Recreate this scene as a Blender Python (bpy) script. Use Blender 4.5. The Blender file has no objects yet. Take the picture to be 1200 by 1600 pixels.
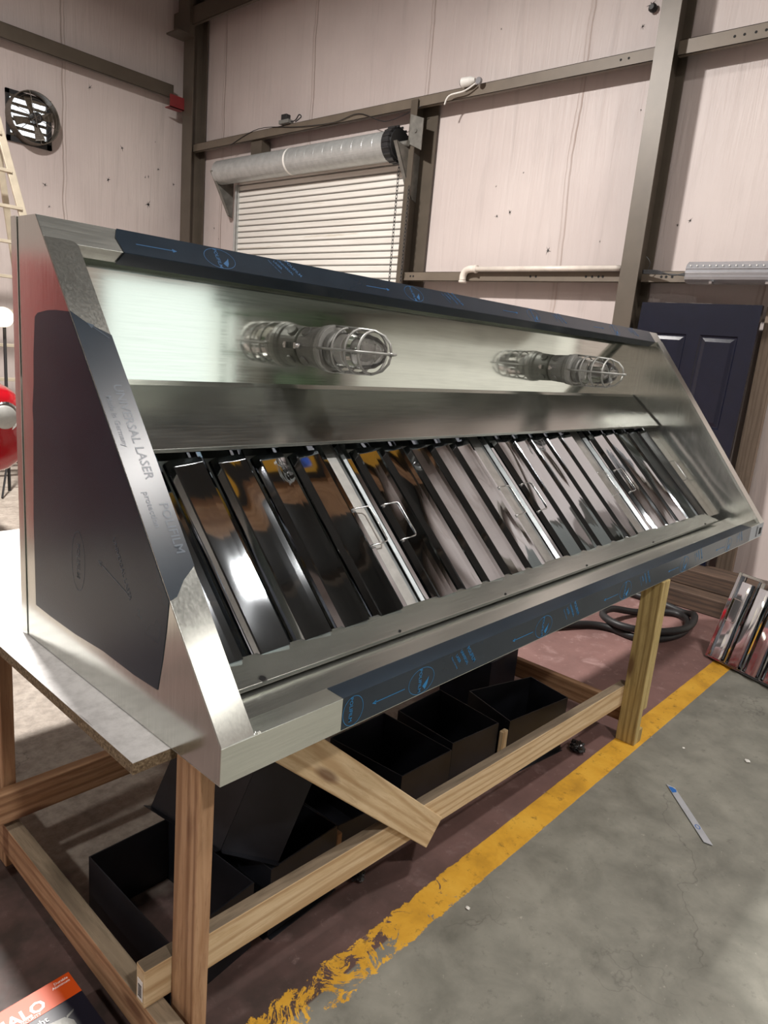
import bpy, bmesh, math, random
from mathutils import Vector, Matrix, noise as mnoise
random.seed(7)
PI = math.pi
scene = bpy.context.scene
C = scene.collection

# ------------------------------------------------------------------ camera, world, lights, exposure
F_PX = 1108.0
CAM = Vector((-0.7415, -1.0195, 1.6516))
cr = Vector((0.6742784, -0.7332243, 0.0879243))      # camera right in the world
cd = Vector((-0.1084189, -0.2160609, -0.9703417))    # camera down
cf = Vector((0.7304752, 0.6447478, -0.2251806))      # camera forward
cam_data = bpy.data.cameras.new('camera')
cam = bpy.data.objects.new('camera', cam_data)
C.objects.link(cam)
M = Matrix((( cr.x, -cd.x, -cf.x, CAM.x),
            ( cr.y, -cd.y, -cf.y, CAM.y),
            ( cr.z, -cd.z, -cf.z, CAM.z), (0, 0, 0, 1)))
cam.matrix_world = M
cam_data.sensor_fit = 'VERTICAL'
cam_data.sensor_height = 36.0
cam_data.lens = F_PX / 1600.0 * 36.0
cam_data.clip_start = 0.02
cam_data.clip_end = 100
scene.camera = cam

w = bpy.data.worlds.new('world')
scene.world = w
w.use_nodes = True
w.node_tree.nodes['Background'].inputs[0].default_value = (0.86, 0.93, 1.0, 1)
w.node_tree.nodes['Background'].inputs[1].default_value = 0.35

vs = scene.view_settings
vs.view_transform = 'Standard'
vs.look = 'None'
vs.exposure = 0.0
vs.gamma = 1.0
vs.use_curve_mapping = False
scene.cycles.use_denoising = True
scene.cycles.max_bounces = 12
scene.cycles.sample_clamp_indirect = 6.0

def area(name, loc, size, power, col, target=None, size_y=None, shape='RECTANGLE'):
    l = bpy.data.lights.new(name, 'AREA')
    l.shape = shape
    l.size = size
    if size_y: l.size_y = size_y
    l.energy = power
    l.color = col
    o = bpy.data.objects.new(name, l)
    C.objects.link(o)
    o.location = loc
    d = (Vector(target) - Vector(loc)) if target else Vector((0, 0, -1))
    o.rotation_euler = d.to_track_quat('-Z', 'Y').to_euler()
    return o

WARM = (1.0, 0.955, 0.915)
HIGH_BAYS = [(0.6, 3.9, 5.72, 860, .42), (2.65, -1.65, 5.72, 150, .42), (4.0, -4.5, 5.72, 12, 1.3), (-4.4, 0.8, 5.72, 150, .42), (-0.6, -3.6, 5.72, 185, .42)]  # the wide, weak third lamp is added to brighten the lower hood flange
for (x, y, z, p, s_) in HIGH_BAYS:
    area('high_bay_lamp_light', (x, y, z - 0.03), s_, p, WARM, shape='DISK')
# area lamp as daylight at an assumed, unseen loading door, mirrored in the steel
area('loading_door_daylight', (4.52, -5.78, 1.12), 1.92, 14, (0.92, 1.0, 0.93), (4.52, 0, 1.12), 2.20)

# ------------------------------------------------------------------ dimensions
T = 0.7854          # height of the work surface
L = 3.7176          # hood length along X
D, H, LIP, TOPD = 0.95, 1.0994, 0.080, 0.14
SLY, SLZ = D - TOPD, H - LIP
SLEN = math.hypot(SLY, SLZ)
WX, WY = 5.5, 9.0   # back wall, left wall

def SP(x, s, off=0.0):
    """point on the sloped opening plane: s up the slope, off outward"""
    ty, tz = SLY / SLEN, SLZ / SLEN
    return Vector((x, s * ty - off * tz, T + LIP + s * tz + off * ty))

# ------------------------------------------------------------------ node materials
def newmat(name):
    m = bpy.data.materials.new(name)
    m.use_nodes = True
    nt = m.node_tree
    b = nt.nodes['Principled BSDF']
    return m, nt, b
def node(nt, t, **kw):
    n = nt.nodes.new(t)
    for k, v in kw.items(): setattr(n, k, v)
    return n
def coords(nt, scale=(1, 1, 1), kind='Object', rot=(0, 0, 0)):
    tc = node(nt, 'ShaderNodeTexCoord')
    mp = node(nt, 'ShaderNodeMapping')
    mp.inputs['Scale'].default_value = scale
    mp.inputs['Rotation'].default_value = rot
    nt.links.new(tc.outputs[kind], mp.inputs['Vector'])
    return mp.outputs['Vector']
def noise(nt, vec, scale, detail=4, rough=0.55, dist=0.0):
    n = node(nt, 'ShaderNodeTexNoise')
    n.inputs['Scale'].default_value = scale
    n.inputs['Detail'].default_value = detail
    n.inputs['Roughness'].default_value = rough
    n.inputs['Distortion'].default_value = dist
    if vec is not None: nt.links.new(vec, n.inputs['Vector'])
    return n.outputs['Fac']
def ramp(nt, fac, stops):
    r = node(nt, 'ShaderNodeValToRGB')
    el = r.color_ramp.elements
    while len(el) > 1: el.remove(el[-1])
    el[0].position = stops[0][0]; el[0].color = c4(stops[0][1])
    for p, c in stops[1:]:
        e = el.new(p); e.color = c4(c)
    nt.links.new(fac, r.inputs['Fac'])
    return r.outputs['Color']
def c4(c):
    if isinstance(c, (int, float)): return (c, c, c, 1)
    return (c[0], c[1], c[2], 1)
def srgb(r, g, b):
    f = lambda v: (v / 255 / 12.92) if v / 255 <= 0.04045 else ((v / 255 + 0.055) / 1.055) ** 2.4
    return (f(r), f(g), f(b))
def mixc(nt, fac, a, b, mode='MIX'):
    n = node(nt, 'ShaderNodeMix', data_type='RGBA', blend_type=mode)
    for sock, v in ((n.inputs['Factor'], fac), (n.inputs['A'], a), (n.inputs['B'], b)):
        if hasattr(v, 'is_linked') or hasattr(v, 'links'): nt.links.new(v, sock)
        elif sock.type == 'VALUE': sock.default_value = v
        else: sock.default_value = c4(v)
    return n.outputs['Result']
def math_(nt, op, a, b=None, clamp=False):
    n = node(nt, 'ShaderNodeMath', operation=op, use_clamp=clamp)
    for i, v in enumerate((a, b)):
        if v is None: continue
        if hasattr(v, 'links'): nt.links.new(v, n.inputs[i])
        else: n.inputs[i].default_value = v
    return n.outputs[0]
def bump(nt, b, h, strength, dist=0.01, prev=None):
    n = node(nt, 'ShaderNodeBump')
    n.inputs['Strength'].default_value = strength
    n.inputs['Distance'].default_value = dist
    nt.links.new(h, n.inputs['Height'])
    if prev is not None: nt.links.new(prev, n.inputs['Normal'])
    nt.links.new(n.outputs['Normal'], b.inputs['Normal'])
    return n.outputs['Normal']
def simple(name, col, rough=0.5, metal=0.0, vary=0.12, nscale=8, bmp=0.0, bscale=60, **kw):
    m, nt, b = newmat(name)
    v = coords(nt)
    f = noise(nt, v, nscale)
    lo = tuple(max(0, x * (1 - vary)) for x in col); hi = tuple(x * (1 + vary) for x in col)
    nt.links.new(ramp(nt, f, [(0.3, lo), (0.7, hi)]), b.inputs['Base Color'])
    b.inputs['Roughness'].default_value = rough
    b.inputs['Metallic'].default_value = metal
    if bmp: bump(nt, b, noise(nt, v, bscale, 3), bmp, 0.004)
    for k, val in kw.items(): b.inputs[k.replace('_', ' ')].default_value = val
    return m

def steel_mat(name, grain_scale, rough=0.27, col=(0.70, 0.715, 0.67), wav=0.05, metal=0.92):
    m, nt, b = newmat(name)
    v = coords(nt, grain_scale)
    g = noise(nt, v, 1.0, 3, 0.6)
    v2 = coords(nt)
    f = noise(nt, v2, 2.2, 4, 0.6)
    c = ramp(nt, g, [(0.25, tuple(x * 0.84 for x in col)), (0.75, tuple(min(1, x * 1.10) for x in col))])
    c = mixc(nt, 0.35, c, ramp(nt, f, [(0.3, tuple(x * 0.85 for x in col)), (0.7, col)]))
    nt.links.new(c, b.inputs['Base Color'])
    b.inputs['Metallic'].default_value = metal
    rr = math_(nt, 'ADD', math_(nt, 'ADD', math_(nt, 'MULTIPLY', f, 0.10), math_(nt, 'MULTIPLY', g, 0.10)), rough - 0.10)
    nt.links.new(rr, b.inputs['Roughness'])
    bump(nt, b, noise(nt, v2, 1.3, 0, 0.5), wav, 0.05)
    return m
STEEL = steel_mat('brushed_stainless_steel', (6, 200, 200), rough=0.23)
STEEL_P = steel_mat('fine_brushed_steel_panel', (5, 160, 160), rough=0.08, col=(0.76, 0.79, 0.73), metal=0.97)
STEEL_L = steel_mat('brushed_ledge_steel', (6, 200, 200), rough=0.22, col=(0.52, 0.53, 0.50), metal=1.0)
STEEL_V = steel_mat('brushed_stainless_end', (200, 200, 6), rough=0.17, wav=0.12, metal=0.92)
GALV = simple('galvanised_sheet', (0.55, 0.56, 0.54), 0.38, 1.0, 0.12, 25)
def mirror_mat():
    m, nt, b = newmat('polished_stainless_baffle')
    b.inputs['Base Color'].default_value = (0.60, 0.64, 0.68, 1)
    b.inputs['Metallic'].default_value = 1.0
    b.inputs['Roughness'].default_value = 0.045
    f = noise(nt, coords(nt, (1.0, 0.5, 0.5)), 5.5, 0, 0.4, 0.5)
    bump(nt, b, f, 0.34, 0.03)
    return m
MIRROR = mirror_mat()
def film_mat():
    m, nt, b = newmat('dark_protective_film')
    v = coords(nt)
    f = noise(nt, v, 5, 4)
    nt.links.new(ramp(nt, f, [(0.3, (0.012, 0.020, 0.031)), (0.7, (0.021, 0.033, 0.048))]), b.inputs['Base Color'])
    b.inputs['Roughness'].default_value = 0.26
    b.inputs['Specular IOR Level'].default_value = 0.36
    bump(nt, b, noise(nt, v, 2.5, 0, 0.5), 0.08, 0.03)
    return m
FILM = film_mat()
INK = simple('blue_film_ink', srgb(30, 92, 142), 0.5)
INK_LIP = simple('bright_blue_film_ink', srgb(34, 120, 176), 0.5)
INK_DIM = simple('faint_blue_film_ink', srgb(44, 62, 78), 0.35)
def wood_mat(name, a, b_, dark, knots=True):
    m, nt, b = newmat(name)
    oi = node(nt, 'ShaderNodeObjectInfo')
    tc = node(nt, 'ShaderNodeTexCoord')
    add = node(nt, 'ShaderNodeVectorMath', operation='MULTIPLY_ADD')
    nt.links.new(oi.outputs['Random'], add.inputs[0])
    add.inputs[1].default_value = (7.3, 3.1, 5.7)
    nt.links.new(tc.outputs['Object'], add.inputs[2])
    mp = node(nt, 'ShaderNodeMapping'); mp.inputs['Scale'].default_value = (1.3, 14, 14)
    nt.links.new(add.outputs[0], mp.inputs['Vector'])
    g = noise(nt, mp.outputs[0], 2.2, 5, 0.55, 1.2)
    wv = node(nt, 'ShaderNodeTexWave', wave_type='BANDS', bands_direction='Y')
    wv.inputs['Scale'].default_value = 0.7; wv.inputs['Distortion'].default_value = 12; wv.inputs['Detail'].default_value = 2
    wv.inputs['Detail Scale'].default_value = 0.7
    nt.links.new(mp.outputs[0], wv.inputs['Vector'])
    c = ramp(nt, g, [(0.3, a), (0.72, b_)])
    c = mixc(nt, math_(nt, 'MULTIPLY', ramp(nt, wv.outputs['Fac'], [(0.5, 0.0), (1.0, 1.0)]), 0.55), c, dark)
    fs = noise(nt, mp.outputs[0], 9.0, 4, 0.7, 0.4)
    c = mixc(nt, ramp(nt, fs, [(0.5, 0.0), (0.72, 0.45)]), c, dark)
    # knots
    vo = node(nt, 'ShaderNodeTexVoronoi', feature='DISTANCE_TO_EDGE')
    vo = node(nt, 'ShaderNodeTexVoronoi', feature='F1')
    mk = node(nt, 'ShaderNodeMapping'); mk.inputs['Scale'].default_value = (1.8, 7, 7)
    nt.links.new(add.outputs[0], mk.inputs['Vector']); nt.links.new(mk.outputs[0], vo.inputs['Vector'])
    vo.inputs['Scale'].default_value = 1.0
    k = ramp(nt, vo.outputs['Distance'], [(0.06, 1.0), (0.13, 0.0)])
    c = mixc(nt, math_(nt, 'MULTIPLY', k, 0.75), c, (0.10, 0.035, 0.015))
    nt.links.new(c, b.inputs['Base Color'])
    b.inputs['Roughness'].default_value = 0.72
    bump(nt, b, g, 0.25, 0.004)
    return m
WOOD = wood_mat('pine_lumber', srgb(186, 150, 116), srgb(154, 116, 82), srgb(112, 76, 50))
WOOD_LIGHT = wood_mat('fresh_pine_lumber', srgb(216, 194, 158), srgb(196, 170, 130), srgb(160, 126, 84))
WOOD_GREEN = wood_mat('treated_lumber', srgb(196, 176, 120), srgb(162, 140, 88), srgb(112, 88, 48))
WOOD_DIRTY = wood_mat('grimy_lumber_edge', srgb(146, 130, 108), srgb(112, 98, 80), srgb(72, 62, 50))
WOOD_DARK = wood_mat('old_stained_lumber', srgb(88, 68, 54), srgb(60, 47, 38), srgb(38, 30, 25))
def white_top():
    m, nt, b = newmat('scuffed_white_laminate')
    v = coords(nt)
    f = noise(nt, v, 30, 5, 0.65)
    s = noise(nt, coords(nt, (40, 2.5, 1), rot=(0, 0, .35)), 1.6, 4, 0.6)
    c = ramp(nt, f, [(0.35, (0.56, 0.55, 0.54)), (0.6, (0.70, 0.69, 0.68))])
    c = mixc(nt, ramp(nt, s, [(0.66, 0.0), (0.74, 0.7)]), c, (0.20, 0.19, 0.18))
    nt.links.new(c, b.inputs['Base Color'])
    b.inputs['Roughness'].default_value = 0.5
    return m
WHITE_TOP = white_top()
def chip_mat():
    m, nt, b = newmat('particle_board_edge')
    v = coords(nt)
    f = noise(nt, v, 160, 3, 0.7)
    nt.links.new(ramp(nt, f, [(0.3, (0.07, 0.045, 0.025)), (0.55, (0.20, 0.145, 0.085)), (0.75, (0.34, 0.27, 0.18))]), b.inputs['Base Color'])
    b.inputs['Roughness'].default_value = 0.95
    bump(nt, b, f, 0.8, 0.004)
    return m
CHIP = chip_mat()
BLACK_STEEL = simple('oiled_black_sheet_steel', (0.010, 0.011, 0.015), 0.42, 0.15, 0.6, 6, 0.12, 9)
DARK_BLUE_STEEL = simple('blue_black_sheet_steel', (0.010, 0.017, 0.032), 0.36, 0.3, 0.5, 6)
GREY_CAST = simple('grey_cast_aluminium', srgb(122, 122, 118), 0.45, 0.3, 0.08, 40, 0.15, 180)
GUARD = simple('grey_guard_casting', srgb(150, 150, 146), 0.42, 0.3, 0.06, 40)
CHROME = simple('bright_zinc_screw', (0.7, 0.7, 0.7), 0.2, 1.0)
HOLE = simple('dark_hole', (0.006, 0.006, 0.006), 0.8)
WHITE_PL = simple('white_ceramic', (0.75, 0.74, 0.70), 0.4)
def glass_mat(name, col=(1, 1, 1), rough=0.02, ior=1.3):
    m, nt, b = newmat(name)
    f = noise(nt, coords(nt), 40, 2)
    nt.links.new(ramp(nt, f, [(0.3, tuple(x * .98 for x in col)), (0.7, col)]), b.inputs['Base Color'])
    b.inputs['Roughness'].default_value = rough
    b.inputs['Transmission Weight'].default_value = 1.0
    b.inputs['IOR'].default_value = ior
    bump(nt, b, f, 0.05, 0.005)
    return m
GLASS = glass_mat('clear_jar_glass')
BULB = glass_mat('bulb_glass', (0.95, 0.94, 0.9), 0.08, 1.2)
BEAM = simple('painted_steel_beam', srgb(84, 76, 66), 0.42, 0.15, 0.10, 6, 0.06, 20)
BEAM_LIGHT = simple('tan_steel_girt', srgb(102, 92, 80), 0.5, 0.1, 0.10, 6)
RED_CLIP = simple('red_primer_clip', srgb(120, 38, 40), 0.5)
RUBBER = simple('black_rubber', (0.015, 0.015, 0.016), 0.5)
PVC = simple('white_pvc', srgb(205, 196, 186), 0.4)
NAVY = simple('navy_painted_door', srgb(15, 18, 33), 0.22, 0.0, 0.15, 14, 0.05, 30)
CURTAIN = simple('off_white_door_slat', srgb(196, 190, 178), 0.5, 0.1, 0.10, 9)
GREY_GALV = simple('dull_galvanised_barrel', srgb(176, 178, 176), 0.34, 0.45, 0.10, 14)
CAR_RED = simple('red_car_paint', srgb(138, 12, 22), 0.18, 0.0, 0.1, 3, Coat_Weight=1.0)
CAR_BLACK = simple('car_black_trim', (0.02, 0.02, 0.02), 0.4)
CLEARPL = simple('frosted_lens_cover', srgb(150, 150, 153), 0.25, 0.3, 0.05, 10)
ORANGE = simple('orange_carton_print', srgb(198, 74, 20), 0.4)
CARTON = simple('navy_carton_print', srgb(24, 24, 36), 0.35)
CARTONW = simple('white_carton_print', srgb(230, 226, 222), 0.45)
SILVER_TAPE = simple('silver_strip', srgb(186, 190, 196), 0.3, 0.4)
LUMP = simple('crumpled_black_plastic', (0.012, 0.012, 0.013), 0.22, 0, 0.3, 20, 0.9, 45)
def emis(name, col, s):
    m, nt, b = newmat(name)
    f = noise(nt, coords(nt), 3)
    nt.links.new(ramp(nt, f, [(0.2, tuple(x * .94 for x in col)), (0.8, col)]), b.inputs['Emission Color'])
    b.inputs['Emission Strength'].default_value = s
    return m
LAMP_ON = emis('lit_lamp_lens', (1.0, 0.86, 0.66), 20)
BAY_ON = emis('lit_high_bay_lens', (1.0, 0.92, 0.84), 14)
BAY_FILL = emis('dim_wide_lens', (1.0, 0.94, 0.86), 2.2)
SKY_ON = emis('daylight_between_louvers', (0.88, 0.95, 1.0), 1.5)

def insulation_mat(name, axis):
    """vinyl faced insulation blanket: axis = horizontal direction of the wall ('X' or 'Y')"""
    m, nt, b = newmat(name)
    h = (3.2, 3.2, 0.22)
    v = coords(nt, h)
    f = noise(nt, v, 3.5, 5, 0.62, 0.6)
    fine = noise(nt, coords(nt, (60, 60, 1.2)), 1.0, 3, 0.6)
    big = noise(nt, coords(nt), 0.7, 3, 0.5)
    base = ramp(nt, big, [(0.3, srgb(180, 168, 164)), (0.7, srgb(197, 186, 181))])
    streak = ramp(nt, f, [(0.30, 0.90), (0.45, 1.0), (1.0, 1.0)])
    c = mixc(nt, 1.0, base, streak, 'MULTIPLY')
    # stained seams
    sx = node(nt, 'ShaderNodeSeparateXYZ'); tc = node(nt, 'ShaderNodeTexCoord')
    nt.links.new(tc.outputs['Object'], sx.inputs[0])
    wob = math_(nt, 'MULTIPLY', math_(nt, 'SUBTRACT', noise(nt, coords(nt, (.3, .3, .9)), 1.5, 3), 0.5), 0.10)
    p = math_(nt, 'ADD', math_(nt, 'ADD', sx.outputs[axis], wob), 20 - (2.44 if axis == 'Y' else 3.55))
    md = math_(nt, 'ABSOLUTE', math_(nt, 'SUBTRACT', math_(nt, 'MODULO', p, 1.83), 0.0))
    d1 = ramp(nt, md, [(0.0, 1.0), (0.010, 0.55), (0.02, 0.05), (0.045, 0.45), (0.055, 0.0), (1.0, 0.0)])
    seam = math_(nt, 'MULTIPLY', d1, ramp(nt, noise(nt, coords(nt, (1, 1, 0.6)), 3, 3), [(0.25, 0.15), (0.7, 0.75)]))
    c = mixc(nt, seam, c, srgb(140, 118, 104))
    nt.links.new(c, b.inputs['Base Color'])
    b.inputs['Roughness'].default_value = 0.48
    hgt = math_(nt, 'ADD', f, math_(nt, 'MULTIPLY', fine, 0.16))
    n1 = bump(nt, b, hgt, 0.28, 0.03)
    bump(nt, b, d1, 0.5, 0.02, n1)
    return m
INS_B = insulation_mat('white_insulation_back', 'Y')
INS_L = insulation_mat('white_insulation_left', 'X')

def floor_mat():
    m, nt, b = newmat('painted_concrete_floor')
    tc = node(nt, 'ShaderNodeTexCoord')
    vec = tc.outputs['Object']
    sx = node(nt, 'ShaderNodeSeparateXYZ'); nt.links.new(vec, sx.inputs[0])
    X, Y = sx.outputs['X'], sx.outputs['Y']
    n_big = noise(nt, vec, 1.3, 5, 0.6)
    n_mid = noise(nt, vec, 6, 6, 0.65, 0.3)
    n_fine = noise(nt, vec, 55, 4, 0.7)
    n_spk = noise(nt, vec, 22, 5, 0.75)
    conc = ramp(nt, n_big, [(0.3, srgb(108, 108, 100)), (0.55, srgb(126, 126, 117)), (0.75, srgb(142, 141, 131))])
    conc = mixc(nt, 0.45, conc, ramp(nt, n_mid, [(0.3, srgb(84, 83, 76)), (0.7, srgb(156, 153, 142))]))
    conc = mixc(nt, ramp(nt, n_spk, [(0.30, 0.5), (0.42, 0.0)]), conc, srgb(88, 87, 80))
    conc = mixc(nt, ramp(nt, n_spk, [(0.64, 0.0), (0.72, 0.6)]), conc, srgb(186, 182, 170))
    # old bare slab beyond the table: warmer and mottled
    old = ramp(nt, n_mid, [(0.3, srgb(122, 114, 106)), (0.5, srgb(152, 143, 133)), (0.7, srgb(178, 170, 160))])
    old = mixc(nt, 0.5, old, ramp(nt, n_spk, [(0.35, srgb(108, 100, 92)), (0.6, srgb(168, 158, 146))]))
    # maroon paint
    red = ramp(nt, n_big, [(0.3, srgb(104, 78, 74)), (0.6, srgb(136, 104, 99)), (0.8, srgb(118, 90, 85))])
    red = mixc(nt, ramp(nt, n_mid, [(0.56, 0.0), (0.66, 0.55)]), red, srgb(166, 138, 134))
    red = mixc(nt, ramp(nt, n_spk, [(0.60, 0.0), (0.70, 0.6)]), red, srgb(186, 158, 152))
    # grime near the table, brown black
    gr = ramp(nt, noise(nt, vec, 3.1, 5, 0.65), [(0.40, 1.0), (0.66, 0.45)])
    nearx = math_(nt, 'SUBTRACT', 1.0, math_(nt, 'MULTIPLY', X, 0.34), True)
    red = mixc(nt, math_(nt, 'MULTIPLY', gr, nearx, True), red, srgb(64, 54, 50))
    # bare patch mask: x between 0 and 1.7 and y above 0.6
    wob = math_(nt, 'MULTIPLY', math_(nt, 'SUBTRACT', n_big, 0.5), 1.6)
    ma = math_(nt, 'MULTIPLY', math_(nt, 'SUBTRACT', math_(nt, 'ADD', Y, wob), 0.62), 6.0, True)
    mb = math_(nt, 'MULTIPLY', math_(nt, 'SUBTRACT', 1.9, math_(nt, 'ADD', X, wob)), 5.0, True)
    mc = math_(nt, 'MULTIPLY', math_(nt, 'ADD', math_(nt, 'ADD', X, wob), 0.0), 8.0, True)
    md = math_(nt, 'MULTIPLY', math_(nt, 'SUBTRACT', Y, 2.2), 3.0, True)
    mask = math_(nt, 'MAXIMUM', math_(nt, 'MULTIPLY', math_(nt, 'MULTIPLY', ma, mb), mc), md)
    inner = mixc(nt, mask, red, old)
    yw = math_(nt, 'ADD', Y, math_(nt, 'MULTIPLY', math_(nt, 'SUBTRACT', n_mid, 0.5), 0.02))
    edge = math_(nt, 'MULTIPLY', math_(nt, 'SUBTRACT', yw, 0.02), 200, True)
    c = mixc(nt, edge, conc, inner)
    # yellow line, whole far away, ragged near the camera
    rag = math_(nt, 'MULTIPLY', math_(nt, 'SUBTRACT', 1.25, X), 0.9, True)
    ny = noise(nt, vec, 16, 6, 0.72, 0.5)
    yj = math_(nt, 'ADD', Y, math_(nt, 'MULTIPLY', math_(nt, 'MULTIPLY', math_(nt, 'SUBTRACT', ny, 0.5), 0.10), math_(nt, 'ADD', rag, 0.06)))
    s1 = math_(nt, 'MULTIPLY', math_(nt, 'ADD', yj, 0.028), 350, True)
    s2 = math_(nt, 'MULTIPLY', math_(nt, 'SUBTRACT', 0.082, yj), 350, True)
    chip = noise(nt, vec, 9, 7, 0.75, 1.0)
    thr = math_(nt, "ADD", math_(nt, "MULTIPLY", rag, -0.25), 0.72)
    keep = math_(nt, 'MULTIPLY', math_(nt, 'SUBTRACT', thr, chip), 60, True)
    lm = math_(nt, 'MULTIPLY', math_(nt, 'MULTIPLY', s1, s2), keep)
    yel = ramp(nt, n_mid, [(0.3, srgb(180, 134, 46)), (0.5, srgb(212, 160, 52)), (0.7, srgb(224, 176, 66))])
    yel = mixc(nt, ramp(nt, n_spk, [(0.57, 0.0), (0.68, 0.75)]), yel, srgb(120, 92, 44))
    c = mixc(nt, lm, c, yel)
    # hairline cracks
    vo = node(nt, 'ShaderNodeTexVoronoi', feature='DISTANCE_TO_EDGE'); vo.inputs['Scale'].default_value = 1.1
    dv = node(nt, 'ShaderNodeVectorMath', operation='ADD')
    nz = node(nt, 'ShaderNodeTexNoise'); nz.inputs['Scale'].default_value = 2.5; nz.inputs['Detail'].default_value = 5
    nt.links.new(vec, nz.inputs['Vector']); nt.links.new(vec, dv.inputs[0]); nt.links.new(nz.outputs['Color'], dv.inputs[1])
    nt.links.new(dv.outputs[0], vo.inputs['Vector'])
    crack = ramp(nt, vo.outputs['Distance'], [(0.0, 1.0), (0.005, 0.0)])
    c = mixc(nt, math_(nt, 'MULTIPLY', crack, ramp(nt, noise(nt, vec, 0.9, 2), [(0.52, 0.0), (0.6, 0.45)])), c, srgb(62, 58, 54))
    nt.links.new(c, b.inputs['Base Color'])
    b.inputs['Specular IOR Level'].default_value = 0.35
    nt.links.new(ramp(nt, n_mid, [(0.3, 0.42), (0.7, 0.70)]), b.inputs['Roughness'])
    n1 = bump(nt, b, n_fine, 0.12, 0.002)
    bump(nt, b, lm, 0.2, 0.002, n1)
    return m
FLOOR = floor_mat()
CEIL = simple('dark_roof_deck', srgb(62, 63, 62), 0.7)

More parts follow.
